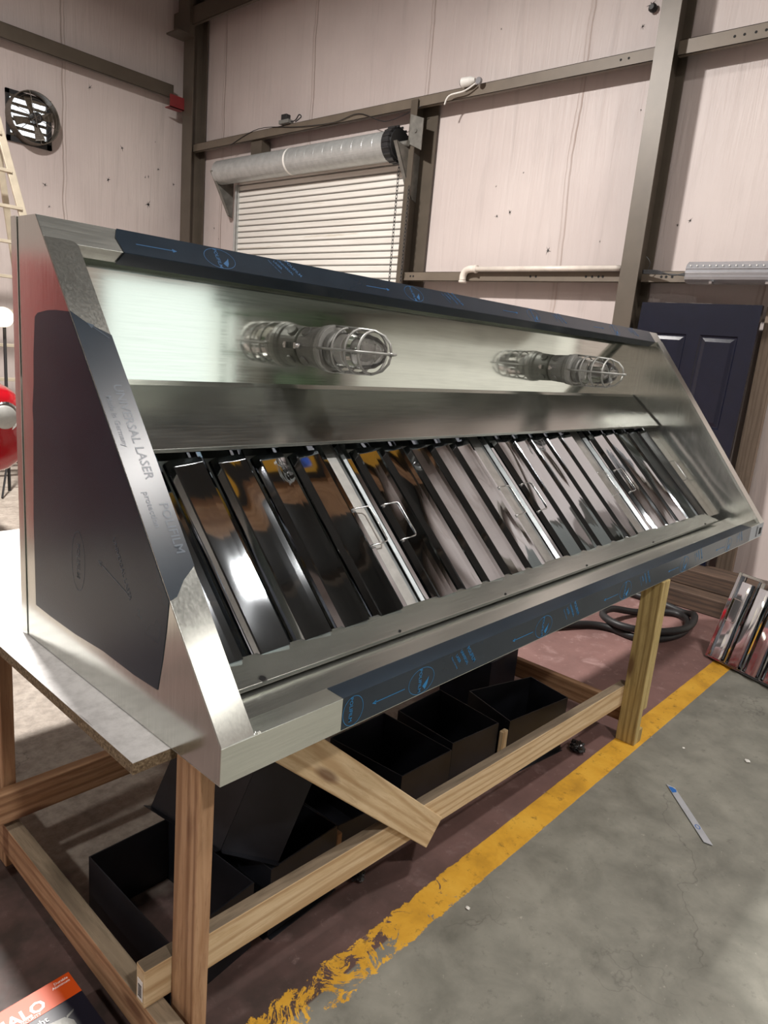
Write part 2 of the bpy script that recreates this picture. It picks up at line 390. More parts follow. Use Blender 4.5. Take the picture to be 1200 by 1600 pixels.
# ------------------------------------------------------------------ mesh helpers
def link(name, me, mat=None, parent=None, smooth=False, loc=None):
    o = bpy.data.objects.new(name, me)
    C.objects.link(o)
    if mat is not None:
        for mm in (mat if isinstance(mat, (list, tuple)) else [mat]): me.materials.append(mm)
    if parent is not None:
        o.parent = parent
        o.matrix_parent_inverse = Matrix.Translation(-parent_loc(parent))
    if smooth:
        for p in me.polygons: p.use_smooth = True
    return o
def parent_loc(p):
    v = Vector((0, 0, 0))
    q = p
    while q is not None:
        v += q.location + (q.matrix_parent_inverse.translation if q.parent else Vector((0, 0, 0)))
        q = q.parent
    return v
class MB:
    """collects shapes into one bmesh (world coordinates)"""
    def __init__(s): s.bm = bmesh.new(); s.mi = 0
    def face(s, vs, mi=None):
        try:
            f = s.bm.faces.new(vs); f.material_index = s.mi if mi is None else mi; return f
        except ValueError: return None
    def box(s, lo, hi, mi=None):
        x0, y0, z0 = lo; x1, y1, z1 = hi
        v = [s.bm.verts.new(p) for p in ((x0,y0,z0),(x1,y0,z0),(x1,y1,z0),(x0,y1,z0),(x0,y0,z1),(x1,y0,z1),(x1,y1,z1),(x0,y1,z1))]
        for q in ((3,2,1,0),(4,5,6,7),(0,1,5,4),(1,2,6,5),(2,3,7,6),(3,0,4,7)): s.face([v[i] for i in q], mi)
        return s
    def hexa(s, bot, top):
        v = [s.bm.verts.new(p) for p in list(bot) + list(top)]; n = len(bot)
        s.face(list(reversed(v[:n]))); s.face(v[n:])
        for i in range(n): s.face([v[i], v[(i+1) % n], v[n+(i+1) % n], v[n+i]])
        return s
    def plate(s, pts, t):
        """flat polygon with thickness vector t"""
        t = Vector(t)
        return s.hexa([Vector(p) for p in pts], [Vector(p) + t for p in pts])
    def strip(s, prof, x0, x1, th=0.002, axis='X'):
        """folded sheet: profile of (y,z) points swept from x0 to x1, thickness th to the right of the path"""
        n = len(prof); off = []
        P = [Vector((a, b)) for a, b in prof]
        for i in range(n):
            d = []
            if i > 0: d.append((P[i] - P[i-1]).normalized())
            if i < n-1: d.append((P[i+1] - P[i]).normalized())
            nn = [Vector((q.y, -q.x)) for q in d]
            m = sum(nn, Vector((0, 0))).normalized()
            k = th / max(0.3, m.dot(nn[0]))
            off.append(P[i] + m * k)
        def pt(x, q): return (x, q.x, q.y) if axis == 'X' else (q.x, x, q.y)
        a = [[s.bm.verts.new(pt(x, q)) for q in P] for x in (x0, x1)]
        b = [[s.bm.verts.new(pt(x, q)) for q in off] for x in (x0, x1)]
        for i in range(n-1):
            s.face([a[0][i], a[1][i], a[1][i+1], a[0][i+1]])
            s.face([b[0][i+1], b[1][i+1], b[1][i], b[0][i]])
            s.face([a[0][i+1], b[0][i+1], b[0][i], a[0][i]])
            s.face([a[1][i], b[1][i], b[1][i+1], a[1][i+1]])
        s.face([a[0][0], b[0][0], b[1][0], a[1][0]]); s.face([a[0][-1], a[1][-1], b[1][-1], b[0][-1]])
        return s
    def tube(s, pts, r, seg=10, closed=False, cap=True):
        pts = [Vector(p) for p in pts]; n = len(pts); rings = []
        up = None
        for i in range(n):
            if closed: t = pts[(i+1) % n] - pts[i-1]
            else: t = pts[min(i+1, n-1)] - pts[max(i-1, 0)]
            t.normalize()
            if up is None:
                up = Vector((0, 0, 1)) if abs(t.z) < 0.9 else Vector((1, 0, 0))
            u = (up - t * up.dot(t))
            if u.length < 1e-6: u = t.orthogonal()
            u.normalize(); up = u; v = t.cross(u)
            rr = r[i] if isinstance(r, (list, tuple)) else r
            rings.append([s.bm.verts.new(pts[i] + (u * math.cos(a) + v * math.sin(a)) * rr) for a in [2*PI*k/seg for k in range(seg)]])
        m = n if closed else n-1
        for i in range(m):
            A, B = rings[i], rings[(i+1) % n]
            for k in range(seg): s.face([A[k], A[(k+1) % seg], B[(k+1) % seg], B[k]])
        if cap and not closed: s.face(list(reversed(rings[0]))); s.face(rings[-1])
        return s
    def lathe(s, prof, o, ax, seg=32, cap=True):
        """prof: (distance along axis, radius)"""
        o = Vector(o); ax = Vector(ax).normalized(); u = ax.orthogonal().normalized(); v = ax.cross(u); rings = []
        for d, r in prof:
            if r < 1e-6: rings.append([s.bm.verts.new(o + ax * d)]); continue
            rings.append([s.bm.verts.new(o + ax * d + (u * math.cos(2*PI*k/seg) + v * math.sin(2*PI*k/seg)) * r) for k in range(seg)])
        for A, B in zip(rings, rings[1:]):
            for k in range(seg):
                if len(A) == 1 and len(B) == 1: break
                if len(A) == 1: s.face([A[0], B[(k+1) % seg], B[k]])
                elif len(B) == 1: s.face([A[k], A[(k+1) % seg], B[0]])
                else: s.face([A[k], A[(k+1) % seg], B[(k+1) % seg], B[k]])
        if cap:
            if len(rings[0]) > 1: s.face(list(reversed(rings[0])))
            if len(rings[-1]) > 1: s.face(rings[-1])
        return s
    def done(s, name, mat=None, parent=None, smooth=False, bevel=0.0, seg=2, angle=30):
        bmesh.ops.recalc_face_normals(s.bm, faces=s.bm.faces)
        me = bpy.data.meshes.new(name); s.bm.to_mesh(me); s.bm.free()
        o = link(name, me, mat, parent, smooth)
        if bevel:
            m = o.modifiers.new('bevel', 'BEVEL'); m.width = bevel; m.segments = seg; m.limit_method = 'ANGLE'; m.angle_limit = math.radians(angle)
            m.harden_normals = False
        return o
def thing(name, label, cat, loc=(0, 0, 0), group=None):
    o = bpy.data.objects.new(name, None); C.objects.link(o); o.location = loc
    o.empty_display_size = 0.1
    return tag(o, label, cat, group)
def tag(o, label, cat, group=None, kind=None):
    o['label'] = label; o['category'] = cat
    if group: o['group'] = group
    if kind: o['kind'] = kind
    return o
def struct(o): o['kind'] = 'structure'; return o

def board(name, p0, p1, wid, th, mat, parent, side=(0, 0, 1), bevel=0.003, top=None):
    """lumber from p0 to p1 (centre line); wid measured along 'side', th across; local X runs along the grain"""
    p0, p1 = Vector(p0), Vector(p1)
    ax = (p1 - p0); ln = ax.length; ax.normalize()
    sd = Vector(side); sd = (sd - ax * sd.dot(ax)).normalized(); tn = ax.cross(sd)
    b = MB(); b.box((0, -wid/2, -th/2), (ln, wid/2, th/2))
    bmesh.ops.recalc_face_normals(b.bm, faces=b.bm.faces)
    me = bpy.data.meshes.new(name); b.bm.to_mesh(me); b.bm.free()
    me.materials.append(mat)
    if top is not None:
        me.materials.append(top)
        for p in me.polygons:
            if p.normal.y > 0.9: p.material_index = 1
    o = bpy.data.objects.new(name, me); C.objects.link(o)
    R = Matrix(((ax.x, sd.x, tn.x, p0.x), (ax.y, sd.y, tn.y, p0.y), (ax.z, sd.z, tn.z, p0.z), (0, 0, 0, 1)))
    if parent is not None:
        o.parent = parent
        o.matrix_parent_inverse = Matrix.Translation(-parent_loc(parent))
    o.matrix_basis = R
    if bevel:
        m = o.modifiers.new('bevel', 'BEVEL'); m.width = bevel; m.segments = 2; m.limit_method = 'ANGLE'
    return o

_txt = {}
def text_polys(body, bold=0.0):
    key = (body, bold)
    if key not in _txt:
        cu = bpy.data.curves.new('lettering', 'FONT'); cu.body = body; cu.size = 1.0; cu.resolution_u = 2; cu.offset = bold
        o = bpy.data.objects.new('lettering', cu); C.objects.link(o)
        dg = bpy.context.evaluated_depsgraph_get(); dg.update()
        me = bpy.data.meshes.new_from_object(o.evaluated_get(dg))
        _txt[key] = ([v.co.copy() for v in me.vertices], [tuple(p.vertices) for p in me.polygons])
        bpy.data.objects.remove(o); bpy.data.curves.remove(cu); bpy.data.meshes.remove(me)
    return _txt[key]
def put_text(mb, body, size, O, ex, ey, bold=0.0, mi=None):
    """flat lettering at O with baseline ex and up ey (world vectors)"""
    vs, fs = text_polys(body, bold)
    O, ex, ey = Vector(O), Vector(ex).normalized(), Vector(ey).normalized()
    nv = [mb.bm.verts.new(O + ex * (c.x * size) + ey * (c.y * size)) for c in vs]
    for f in fs: mb.face([nv[i] for i in f], mi)
def put_line(mb, a, b, wdt, n):
    a, b, n = Vector(a), Vector(b), Vector(n).normalized(); d = (b - a).normalized(); s = n.cross(d) * wdt / 2
    mb.face([mb.bm.verts.new(p) for p in (a - s, b - s, b + s, a + s)])

# ------------------------------------------------------------------ the room
def slab(name, lo, hi, mat):
    return struct(MB().box(lo, hi).done(name, mat))
slab('floor', (-7, -6.5, -0.1), (5.7, 9.2, 0), FLOOR)
slab('wall_back', (WX, -6.5, 0), (WX + 0.15, 9.2, 6.2), INS_B)
slab('wall_left', (-7, WY, 0), (WX, WY + 0.15, 6.2), INS_L)
slab('wall_front', (-7.15, -6.5, 0), (-7, 9.2, 6.2), INS_B)
slab('ceiling', (-7.15, -6.65, 6.2), (5.7, 9.2, 6.3), CEIL)
mb = MB()
mb.box((-7.0, -6.0, 0), (3.55, -5.85, 6.2)); mb.box((3.55, -6.0, 2.26), (5.5, -5.85, 6.2))
struct(mb.done('wall_right', INS_L))

def hcol(name, x0, x1, y0, y1, z1, mat, t=0.014):
    m = MB(); m.box((x0, y0, 0), (x0 + t, y1, z1)); m.box((x1 - t, y0, 0), (x1, y1, z1))
    ym = (y0 + y1) / 2; m.box((x0 + t, ym - t/2, 0), (x1 - t, ym + t/2, z1))
    return struct(m.done(name, mat))
hcol('trim_1', 5.19, 5.47, 1.655, 1.815, 6.15, BEAM)
mb = MB(); mb.box((5.27, 4.33, 0), (5.282, 4.42, 4.16)); mb.box((5.282, 4.408, 0), (5.47, 4.42, 4.16)); mb.box((5.458, 4.20, 0), (5.47, 4.408, 4.16)); struct(mb.done('trim_2', BEAM))
hcol('trim_3', 5.24, 5.47, 8.46, 8.70, 6.15, BEAM)
# girts: C-shaped rails laid flat with a lip towards the room
def girt_y(name, y0, y1, z0, z1, x=5.30):
    m = MB(); m.box((x, y0, z0), (x + 0.005, y1, z1)); m.box((x, y0, z1 - 0.004), (WX, y1, z1)); m.box((x, y0, z0), (x + 0.05, y1, z0 + 0.004))
    return m
g = girt_y('g', 1.80, 8.5, 4.09, 4.19); struct(g.done('trim_4', BEAM_LIGHT))
g = girt_y('g', -5.84, 1.67, 4.09, 4.20); struct(g.done('trim_5', BEAM_LIGHT))
g = girt_y('g', 1.80, 4.34, 2.375, 2.465); struct(g.done('trim_6', BEAM_LIGHT))
g = girt_y('g', -5.84, 1.67, 2.375, 2.465); struct(g.done('trim_7', BEAM_LIGHT))
g = girt_y('g', -5.84, 8.9, 5.64, 5.86, 5.2); struct(g.done('trim_8', BEAM))
# bolt holes punched in the girts
mb = MB()
for y in (4.24, 4.20, 2.75, 2.69, 2.18, 2.12, 2.06, 2.02, 1.50, 1.46, 1.41):
    mb.lathe([(0, 0.011), (0.001, 0.011)], (5.2992, y, 2.42), (-1, 0, 0), 10)
for y in (2.15, 2.08, 1.25, 1.18, 1.10, 1.03):
    mb.lathe([(0, 0.010), (0.001, 0.010)], (5.2992, y, 4.145), (-1, 0, 0), 10)
struct(mb.done('trim_9', HOLE))
# left wall girt with its red clip
mb = MB(); mb.box((-7, 8.79, 4.77), (5.15, 8.795, 4.94)); mb.box((-7, 8.79, 4.936), (5.15, WY, 4.94)); mb.box((-7, 8.79, 4.77), (5.15, 8.85, 4.775))
struct(mb.done('trim_10', BEAM))
mb = MB(); mb.box((5.02, 8.66, 4.62), (5.24, 8.67, 4.78)); mb.box((5.02, 8.66, 4.62), (5.24, 8.79, 4.63))
tag(mb.done('beam_clip', RED_CLIP), 'small red primed steel clip under the left wall beam end at the corner column', 'bracket')
mb = MB(); mb.box((4.98, 8.44, 5.50), (5.24, 8.72, 5.52)); mb.box((5.16, 8.44, 5.52), (5.24, 8.72, 6.1))
struct(mb.done('trim_11', BEAM))
# roof purlins
mb = MB()
for k in range(8):
    mb.box((-7, -6 + k*2.0, 5.98), (5.5, -5.92 + k*2.0, 6.19))
struct(mb.done('trim_12', BEAM))

# tears in the insulation facing
def tear(mb, o, ex, ez, s):
    n = random.randint(5, 7); pts = []
    for k in range(n * 2):
        r = s * (random.uniform(0.6, 1.6) if k % 2 == 0 else random.uniform(0.12, 0.35)); a = PI * k / n + random.uniform(-.25, .25)
        pts.append(o + ex * (r * math.cos(a)) + ez * (r * math.sin(a) * 1.1))
    c = mb.bm.verts.new(o); v = [mb.bm.verts.new(p) for p in pts]
    for i in range(len(v)): mb.face([c, v[i], v[(i+1) % len(v)]])
wb = bpy.data.objects['wall_back']; wl = bpy.data.objects['wall_left']
mb = MB()
for y, z, s in [(3.35,3.02,.022),(3.2,3.05,.024),(2.72,2.68,.028),(2.05,4.6,.03),(3.55,4.72,.012),(1.52,2.86,.018),(1.42,2.89,.018),(8.22,3.1,.02),(8.1,2.95,.012),(3.4,3.3,.01),(3.1,3.4,.01),(2.2,2.75,.01),(2.0,3.8,.01),(2.1,4.45,.02)]:
    tear(mb, Vector((WX - 0.002, y, z)), Vector((0, 1, 0)), Vector((0, 0, 1)), s)
mb.done('tear', HOLE, wb)
mb = MB()
for x, z, s in [(4.05,4.62,.035),(4.5,4.0,.035),(4.3,3.55,.04),(4.85,3.7,.022),(4.9,3.72,.02),(5.05,3.85,.022),(4.9,3.35,.045),(3.45,3.3,.03),(3.5,3.05,.022),(5.0,4.2,.012),(5.3,3.7,.02)]:
    tear(mb, Vector((x, WY - 0.002, z)), Vector((1, 0, 0)), Vector((0, 0, 1)), s)
mb.done('tear', HOLE, wl)

# high bay lamps hanging under the roof
for i, (x, y, z, p, s_) in enumerate(HIGH_BAYS):
    s_ /= .42; lab = ['round high bay lamp over the car end of the shop', 'round high bay lamp just right of the hood near the blue hoist', 'widest round lamp, near the loading door', 'round high bay lamp over the front wall side', 'round high bay lamp over the open floor right of the camera'][i]
    t = thing('high_bay_lamp', lab, 'ceiling lamp', (x, y, z), 'high bay lamps under the roof')
    MB().lathe([(0, .24 * s_), (0.02, .25 * s_), (0.16, .12 * s_), (0.22, .06)], (x, y, z), (0, 0, 1)).done('reflector', GREY_GALV, t)
    MB().lathe([(0, .215 * s_), (0.004, .215 * s_)], (x, y, z - 0.006), (0, 0, 1)).done('lens', BAY_ON if s_ < 2 else BAY_FILL, t)
    MB().tube([(x, y, z + .21), (x, y, 6.2)], 0.012).done('stem', BEAM, t)
# unseen yellow crane beam with a blue hoist, added for the baffles to mirror
CRANE = simple('yellow_crane_paint', srgb(214, 160, 34), 0.4)
ob_ = thing('crane_beam', 'yellow overhead crane beam carrying a blue hoist under the roof', 'crane', (2.0, -0.05, 5.3))
m__ = MB(); m__.box((2.5, -.36, 5.28), (5.15, .05, 5.60)); m__.done('beam', CRANE, ob_)
m__ = MB(); m__.box((3.62, -.22, 5.08), (3.80, .0, 5.275)); m__.done('hoist', simple('blue_hoist_paint', srgb(30, 70, 150), .4), ob_, bevel=.02)
for x_ in (2.7, 5.0): MB().box((x_ - .03, -.08, 5.60), (x_ + .03, -.02, 6.2)).done('hanger', BEAM, ob_)
# added glulam timber, ducts, board and rack in the part of the shop behind the camera's right shoulder (unseen, put in for the steel to mirror)
tag(board('roof_timber', (1.6, -.86, 5.72), (5.1, -.86, 5.72), .36, .34, WOOD, None), 'brown glued timber slung beside the crane beam under the roof', 'timber')
tag(MB().box((5.1, -5.8, 2.02), (5.29, -.75, 2.30)).done('air_duct', simple('dark_duct_paint', srgb(64, 68, 62), .5), bevel=.01), 'dark grey air duct running along the back wall right of the navy door', 'duct')
tag(MB().box((5.0, -5.8, 2.52), (5.29, -.75, 3.30)).done('air_duct', simple('dark_duct_paint', srgb(64, 68, 62), .5), bevel=.01), 'large dark grey air duct above the smaller one on the back wall', 'duct')  # both ducts are added dark bands for the inner top panel to reflect
tag(MB().box((5.44, -3.25, .02), (5.465, -.45, 1.96)).done('white_board', simple('white_board_paint', (.80, .80, .76), .5)), 'big white board standing against the back wall between the green rack and the navy door', 'board')  # added bright surface that lifts the inner top panel's reflection
rk = thing('storage_rack', 'dark green storage rack against the back wall near the loading door', 'shelf', (5.1, -4.3, 0))  # rack and bins are added as a dark green zone in the reflection
GRN = simple('dark_green_paint', srgb(52, 74, 44), .5)
for y_ in (-5.2, -3.42):
    for x_ in (4.85, 5.22): MB().box((x_, y_, 0), (x_ + .05, y_ + .05, 1.98)).done('post', GRN, rk)
for z_ in (.1, .75, 1.4, 1.9): MB().box((4.85, -5.2, z_), (5.27, -3.37, z_ + .05)).done('shelf', GRN, rk)
for k, (y_, z_, h_) in enumerate([(-5.0, .152, .5), (-4.3, .152, .55), (-4.9, .802, .5), (-4.1, .802, .45), (-4.8, 1.452, .4), (-4.2, 1.452, .38)]):
    tag(MB().box((4.9, y_, z_), (5.24, y_ + .55, z_ + h_)).done('storage_bin', GRN if k % 2 else BEAM, bevel=.01), ['dull steel bin low on the green rack nearer the loading door', 'green bin low on the green rack', 'dull steel bin on the middle shelf of the green rack', 'green bin on the middle shelf of the green rack', 'dull steel bin on the upper shelf of the green rack', 'green bin on the upper shelf of the green rack'][k], 'bin')
# ------------------------------------------------------------------ the exhaust hood
hood = thing('exhaust_hood', 'long stainless steel kitchen exhaust hood lying on its back on the wooden workbench', 'exhaust hood', (0, 0, T))
def yz(pts): return [(a, b + T) for a, b in pts]
ty, tz = SLY / SLEN, SLZ / SLEN
def sl(s, off=0.0): return (s * ty - off * tz, LIP + s * tz + off * ty)
G = 0.0015
# front sheets folded along X
MB().strip(yz([sl(1.228, -.040), sl(1.228), sl(SLEN), (D, H)]), 0.0, L, 0.0018).done('top_rail', STEEL, hood, bevel=0.003)
MB().strip(yz([(D, H - .002), (D, 0.002), (0.004, 0.002)]), 0.002, L - .002, 0.0018).done('back_panel', STEEL, hood)
MB().strip(yz([(0.30, 0.0), (0.0, 0.0), (0, LIP), (0.054, LIP + .002), (0.054, LIP - .012)]), 0.0, L, -0.0018).done('front_lip', STEEL, hood, bevel=0.004, seg=3)
MB().strip(yz([(0.020, 0.036), (0.078, 0.012), (0.215, 0.046)]), 0.002, L - .002, 0.0018).done('grease_trough', STEEL, hood, bevel=0.001)
MB().strip(yz([(0.202, 0.054), (0.196, 0.056), (0.196, 0.0665), (0.202, 0.068), (0.294, 0.090), (0.30, 0.072)]), 0.002, L - .16, 0.0018).done('filter_rest', STEEL, hood, bevel=0.001)
MB().strip(yz([(0.907, H - .004), (0.907, 0.708), (0.897, 0.703)]), 0.002, L - .002, 0.0018).done('inner_top_panel', STEEL_P, hood, bevel=0.001)
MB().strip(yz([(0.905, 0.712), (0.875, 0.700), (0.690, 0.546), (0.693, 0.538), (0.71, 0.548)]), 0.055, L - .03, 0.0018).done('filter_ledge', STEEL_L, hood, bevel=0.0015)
# filter side strip and spacers between the filter bays
FA = Vector((0, .764, .522 + T)); FB = Vector((0, .288, .062 + T)); FT = (FA - FB).normalized(); FN = Vector((0, -FT.z, FT.y)); FL = (FA - FB).length + .03
def FP(x, s, o=0.0): return Vector((x, 0, 0)) + FB + FT * s + FN * o
FILT = [(.11, .902), (.99, 1.757), (1.875, 2.655), (2.80, 3.605)]
for (a, b_) in ((.002, FILT[0][0] - .004), (FILT[3][1] + .02, L - .002)):
    MB().plate([FP(a, -.012, .012), FP(b_, -.012, .012), FP(b_, FL, .012), FP(a, FL, .012)], -FN * .002).done('side_strip', STEEL, hood)
for i, (a, b_) in enumerate(((FILT[0][1], FILT[1][0]), (FILT[1][1], FILT[2][0]), (FILT[2][1], FILT[3][0]))):
    m_ = MB(); e = .006
    m_.plate([FP(a + e, -.01, .002), FP(a + e + (b_-a-2*e) * .62, -.01, .002), FP(a + e + (b_-a-2*e) * .62, FL, .002), FP(a + e, FL, .002)], -FN * .002)
    x1 = a + e + (b_-a-2*e) * .62
    m_.plate([FP(x1, -.01, .002), FP(b_ - e, -.01, -.012), FP(b_ - e, FL, -.012), FP(x1, FL, .002)], -FN * .002)
    m_.done('filter_spacer', GALV, hood)
# end panels and their flanges
prof = [(0.0, 0.0), (D - .035, 0.0), (D - .035, H), (D - TOPD, H), (0.0, LIP)]
for k, x in enumerate((0.0, L - .002)):
    m_ = MB(); m_.plate([(x, a, b + T) for a, b in prof], (.002, 0, 0))
    o = m_.done('end_panel', STEEL_V, hood, bevel=0.0008)
    x0 = x - (.003 if k == 0 else -.003)
    MB().plate([(x0, a, b + T) for a, b in [(D - .034, 0), (D, 0), (D, H + .001), (D - .034, H + .001)]], (.002, 0, 0)).done('rear_corner_strip', STEEL_V, hood, bevel=0.0006)
    xa, xb = (0.0, .080) if k == 0 else (L - .080, L)
    top = 1.236
    inner, outer = (xb, xa) if k == 0 else (xa, xb)
    r = .018
    sgn = 1 if k == 0 else -1
    pts = [(outer, .001), (inner, .001)]
    pts += [(inner, top - r), (inner - sgn * r * .3, top - r * .3), (inner - sgn * r, top), (outer, top)]
    P_ = [SP(px, s_, .0035) for px, s_ in pts]
    m_ = MB(); m_.plate(P_, (SP(0, 0, 0) - SP(0, 0, .0025)))
    # return fold on the inner edge
    a0, a1 = SP(inner, .01, .002), SP(inner, top - .01, .002)
    dn = SP(0, 0, -.014) - SP(0, 0, 0)
    m_.plate([a0, a1, a1 + dn, a0 + dn], (-sgn * .0018, 0, 0))
    m_.done('side_flange', STEEL_V, hood, bevel=0.0016)
# small screws along the trough fold and a drain hole at the left
for x in (.76, 1.32, 1.93, 2.62, 3.35):
    MB().lathe([(0, .0045), (.003, .004), (.005, 0.0)], (x, 0.203, T + .0685), (0, -.3, 1), 8).done('rivet', HOLE, hood)
mb = MB(); mb.lathe([(0, .0085), (.0012, .0085)], (.262, 0.206, T + .0695), (0, -.25, 1), 14); o = mb.done('drain_hole', HOLE, hood)
mb = MB(); mb.lathe([(0.0012, .0125), (.0024, .0122)], (.262, 0.206, T + .0675), (0, -.25, 1), 14); mb.done('drain_ring', CHROME, hood)
# weld beads at the lip corners
for x in (.082, L - .082):
    mb = MB()
    for k in range(7):
        mb.lathe([(0, .004), (.003, .0035), (.0045, 0)], (x + (k - 3) * .005 + random.uniform(-.002, .002), .002 + random.uniform(0, .006), T + LIP + .0005), (0, -.2, 1), 7)
    mb.done('weld_bead', STEEL, hood, smooth=True)

# protective film with blue print
fm = MB(); O1 = .0012
a = SP(0, 0, O1)
def sp_poly(pts, off): return [SP(x, s, off) for x, s in pts]
dn = (SP(0, 0, 0) - SP(0, 0, .0008))
fm.plate(sp_poly([(.200, SLEN), (.188, 1.272), (.198, 1.2262), (3.60, 1.2262), (3.595, SLEN)], .0028), dn)
o1 = SP(0, 1.2262, .0028); o2 = SP(0, 1.2262, -.041)
fm.plate([(.198, o1.y - .0006, o1.z - .001), (3.60, o1.y - .0006, o1.z - .001), (3.60, o2.y - .0006, o2.z - .001), (.190, o2.y - .0006, o2.z - .001)], (0, -.0008, -.0008))
film_top = fm.done('protective_film', FILM, hood)
def arrow(mb, a, b, n, s=.014):
    a, b, n = Vector(a), Vector(b), Vector(n).normalized(); d = (b - a).normalized(); q = n.cross(d)
    put_line(mb, a, b - d * s * .6, .0022, n)
    mb.face([mb.bm.verts.new(p) for p in (b, b - d * s + q * s * .42, b - d * s - q * s * .42)])
def ring(mb, c, ex, ey, rx, ry, wd=.0014, seg=36, a0=0, a1=2*PI):
    c = Vector(c); pr = []
    for k in range(seg + 1):
        a = a0 + (a1 - a0) * k / seg
        pr.append((mb.bm.verts.new(c + ex * (rx * math.cos(a)) + ey * (ry * math.sin(a))), mb.bm.verts.new(c + ex * ((rx - wd) * math.cos(a)) + ey * ((ry - wd) * math.sin(a)))))
    for (p, q), (r_, s_) in zip(pr, pr[1:]): mb.face([p, r_, s_, q])
def swoosh(mb, c, ex, ey, s):
    c = Vector(c); pts = [(-.45, -.6), (-.1, -.95), (.15, -.55), (.3, 0.1), (.1, -.15), (-.15, -.35)]
    mb.face([mb.bm.verts.new(c + ex * (a * s) + ey * (b * s)) for a, b in pts])
def film_marks(mb, P, x0, x1, hgt, nrm, flip=False, period=.86, start=0.0):
    """P(x, v) -> point on a film strip, v across; repeats arrow, logo ring, slanted lettering"""
    ex = (P(1, 0) - P(0, 0)).normalized(); ey = (P(0, hgt) - P(0, 0)).normalized()
    x = x0 + start
    sg = -1 if flip else 1
    while x < x1:
        if x0 + .02 < x < x1 - .16:
            a_, b_ = P(x, hgt * .45), P(x + .12, hgt * .45)
            if flip: a_, b_ = b_, a_
            arrow(mb, a_, b_, nrm)
        cx = x + period * .30
        if x0 + .05 < cx < x1 - .05:
            ring(mb, P(cx, hgt * .48), ex, ey, .052, hgt * .46)
            put_text(mb, 'POLIFILM', .0165, P(cx - .012, hgt * .92), -ey, ex, .01)
            swoosh(mb, P(cx + .02, hgt * .52), ex, ey, hgt * .42)
        tx = x + period * .56
        if x0 + .12 < tx < x1 - .16:
            dx = (ex * .62 - ey * .78).normalized(); dy = (ex * .78 + ey * .62).normalized()
            put_text(mb, 'POLIFILM', .017, P(tx + .03, hgt * .96), dx, dy, .01)
            put_text(mb, 'UNIVERSAL', .013, P(tx, hgt * .95), dx, dy, .01)
            put_text(mb, 'LASER', .013, P(tx - .02, hgt * .85), dx, dy, .01)
            put_text(mb, 'Made in Germany', .0075, P(tx - .04, hgt * .85), dx, dy, .0)
        x += period
nS = Vector((0, -tz, ty))
mk = MB(); hh = SLEN - 1.2262
film_marks(mk, lambda x, v: SP(x, 1.2262 + v, .0034), .21, 3.58, hh, nS, False, .86, .03)
mk.done('printed_marks', INK, film_top)
# front lip film, bent over the lip
fm = MB()
fm.strip([(-.0026, T + .001), (-.0026, T + LIP + .0026), (.0535, T + LIP + .0046)], .330, 3.47, .0008)
film_lip = fm.done('protective_film', FILM, hood, bevel=.003, seg=3)
mk = MB()
film_marks(mk, lambda x, v: Vector((x, -.0031, T + v)), .33, 3.45, LIP, (0, -1, 0), True, .62, .10)
ring(mk, (.365, -.0031, T + .040), Vector((1, 0, 0)), Vector((0, 0, 1)), .034, .038)
put_text(mk, 'POLIFILM', .0155, (.352, -.0031, T + .076), (0, 0, -1), (1, 0, 0), .01)
mk.done('printed_marks', INK_LIP, film_lip)
# clear tape and little barcode label at the right end of the lip
m_ = MB(); m_.plate([(3.472, -.0026, T + .002), (L - .003, -.0026, T + .002), (L - .003, -.0026, T + LIP), (3.472, -.0026, T + LIP)], (0, .0006, 0))
tape = m_.done('clear_tape', simple('bluish_clear_tape', srgb(128, 140, 150), 0.25, 0.6), hood)
m_ = MB()
for x in (3.588, 3.604): m_.plate([(x, -.0032, T + .01), (x + .006, -.0032, T + .01), (x + .006, -.0032, T + .07), (x, -.0032, T + .07)], (0, .0004, 0))
m_.plate([(3.645, -.0032, T + .018), (3.69, -.0032, T + .018), (3.69, -.0032, T + .056), (3.645, -.0032, T + .056)], (0, .0004, 0))
m_.done('barcode_label', HOLE, tape)
# film on the left end: wraps from the flange on to the end panel
fm = MB()
edge = [SP(-.0006, s, .0048) for s in (1.024, .312)]
pts = [(0.0, 1.024), (.030, .995), (.0805, .965), (.0805, .377), (.045, .350), (.018, .318), (0.0, .312)]
fm.plate(sp_poly(pts, .0048), dn)
yy = lambda s: SP(0, s).y; zz = lambda s: SP(0, s).z - T
pp = [(.822, .864), (.806, .874), (.749, .882), (.70, .884), (yy(1.024) , zz(1.024)+.001), (yy(.312), zz(.312)), (.203, .255), (.215, .185), (.232, .112), (.33, .108), (.48, .112), (.62, .104), (.76, .104), (.856, .107), (.858, .35), (.845, .60), (.848, .64), (.838, .70), (.834, .78)]
fm.plate([(-.0014, a, b + T) for a, b in pp], (.0008, 0, 0))
film_end = fm.done('protective_film', FILM, hood)
mk = MB()
ex = Vector((1, 0, 0)); es = (SP(0, 1) - SP(0, 0)).normalized()
put_text(mk, 'UNIVERSAL LASER', .030, SP(.040, .830, .0054), -es, ex, .012)
put_text(mk, 'Made in Germany', .018, SP(.014, .800, .0054), -es, ex, .01)
put_text(mk, 'POLIFILM', .030, SP(.050, .530, .0054), -es, ex, .012)
put_text(mk, 'protection', .020, SP(.022, .56, .0054), -es, ex, .01)
arrow(mk, SP(.072, .955, .0054), SP(.030, .995, .0054), nS, .016)
e1, e2 = Vector((0, -1, 0)), Vector((0, 0, 1))
ring(mk, (-.0019, .60, T + .30), e1, e2, .035, .075, .0014)
put_text(mk, 'POLIFILM', .022, (-.0019, .607, T + .345), -e2, e1, .01)
arrow(mk, (-.0019, .36, T + .29), (-.0019, .50, T + .33), (-1, 0, 0), .018)
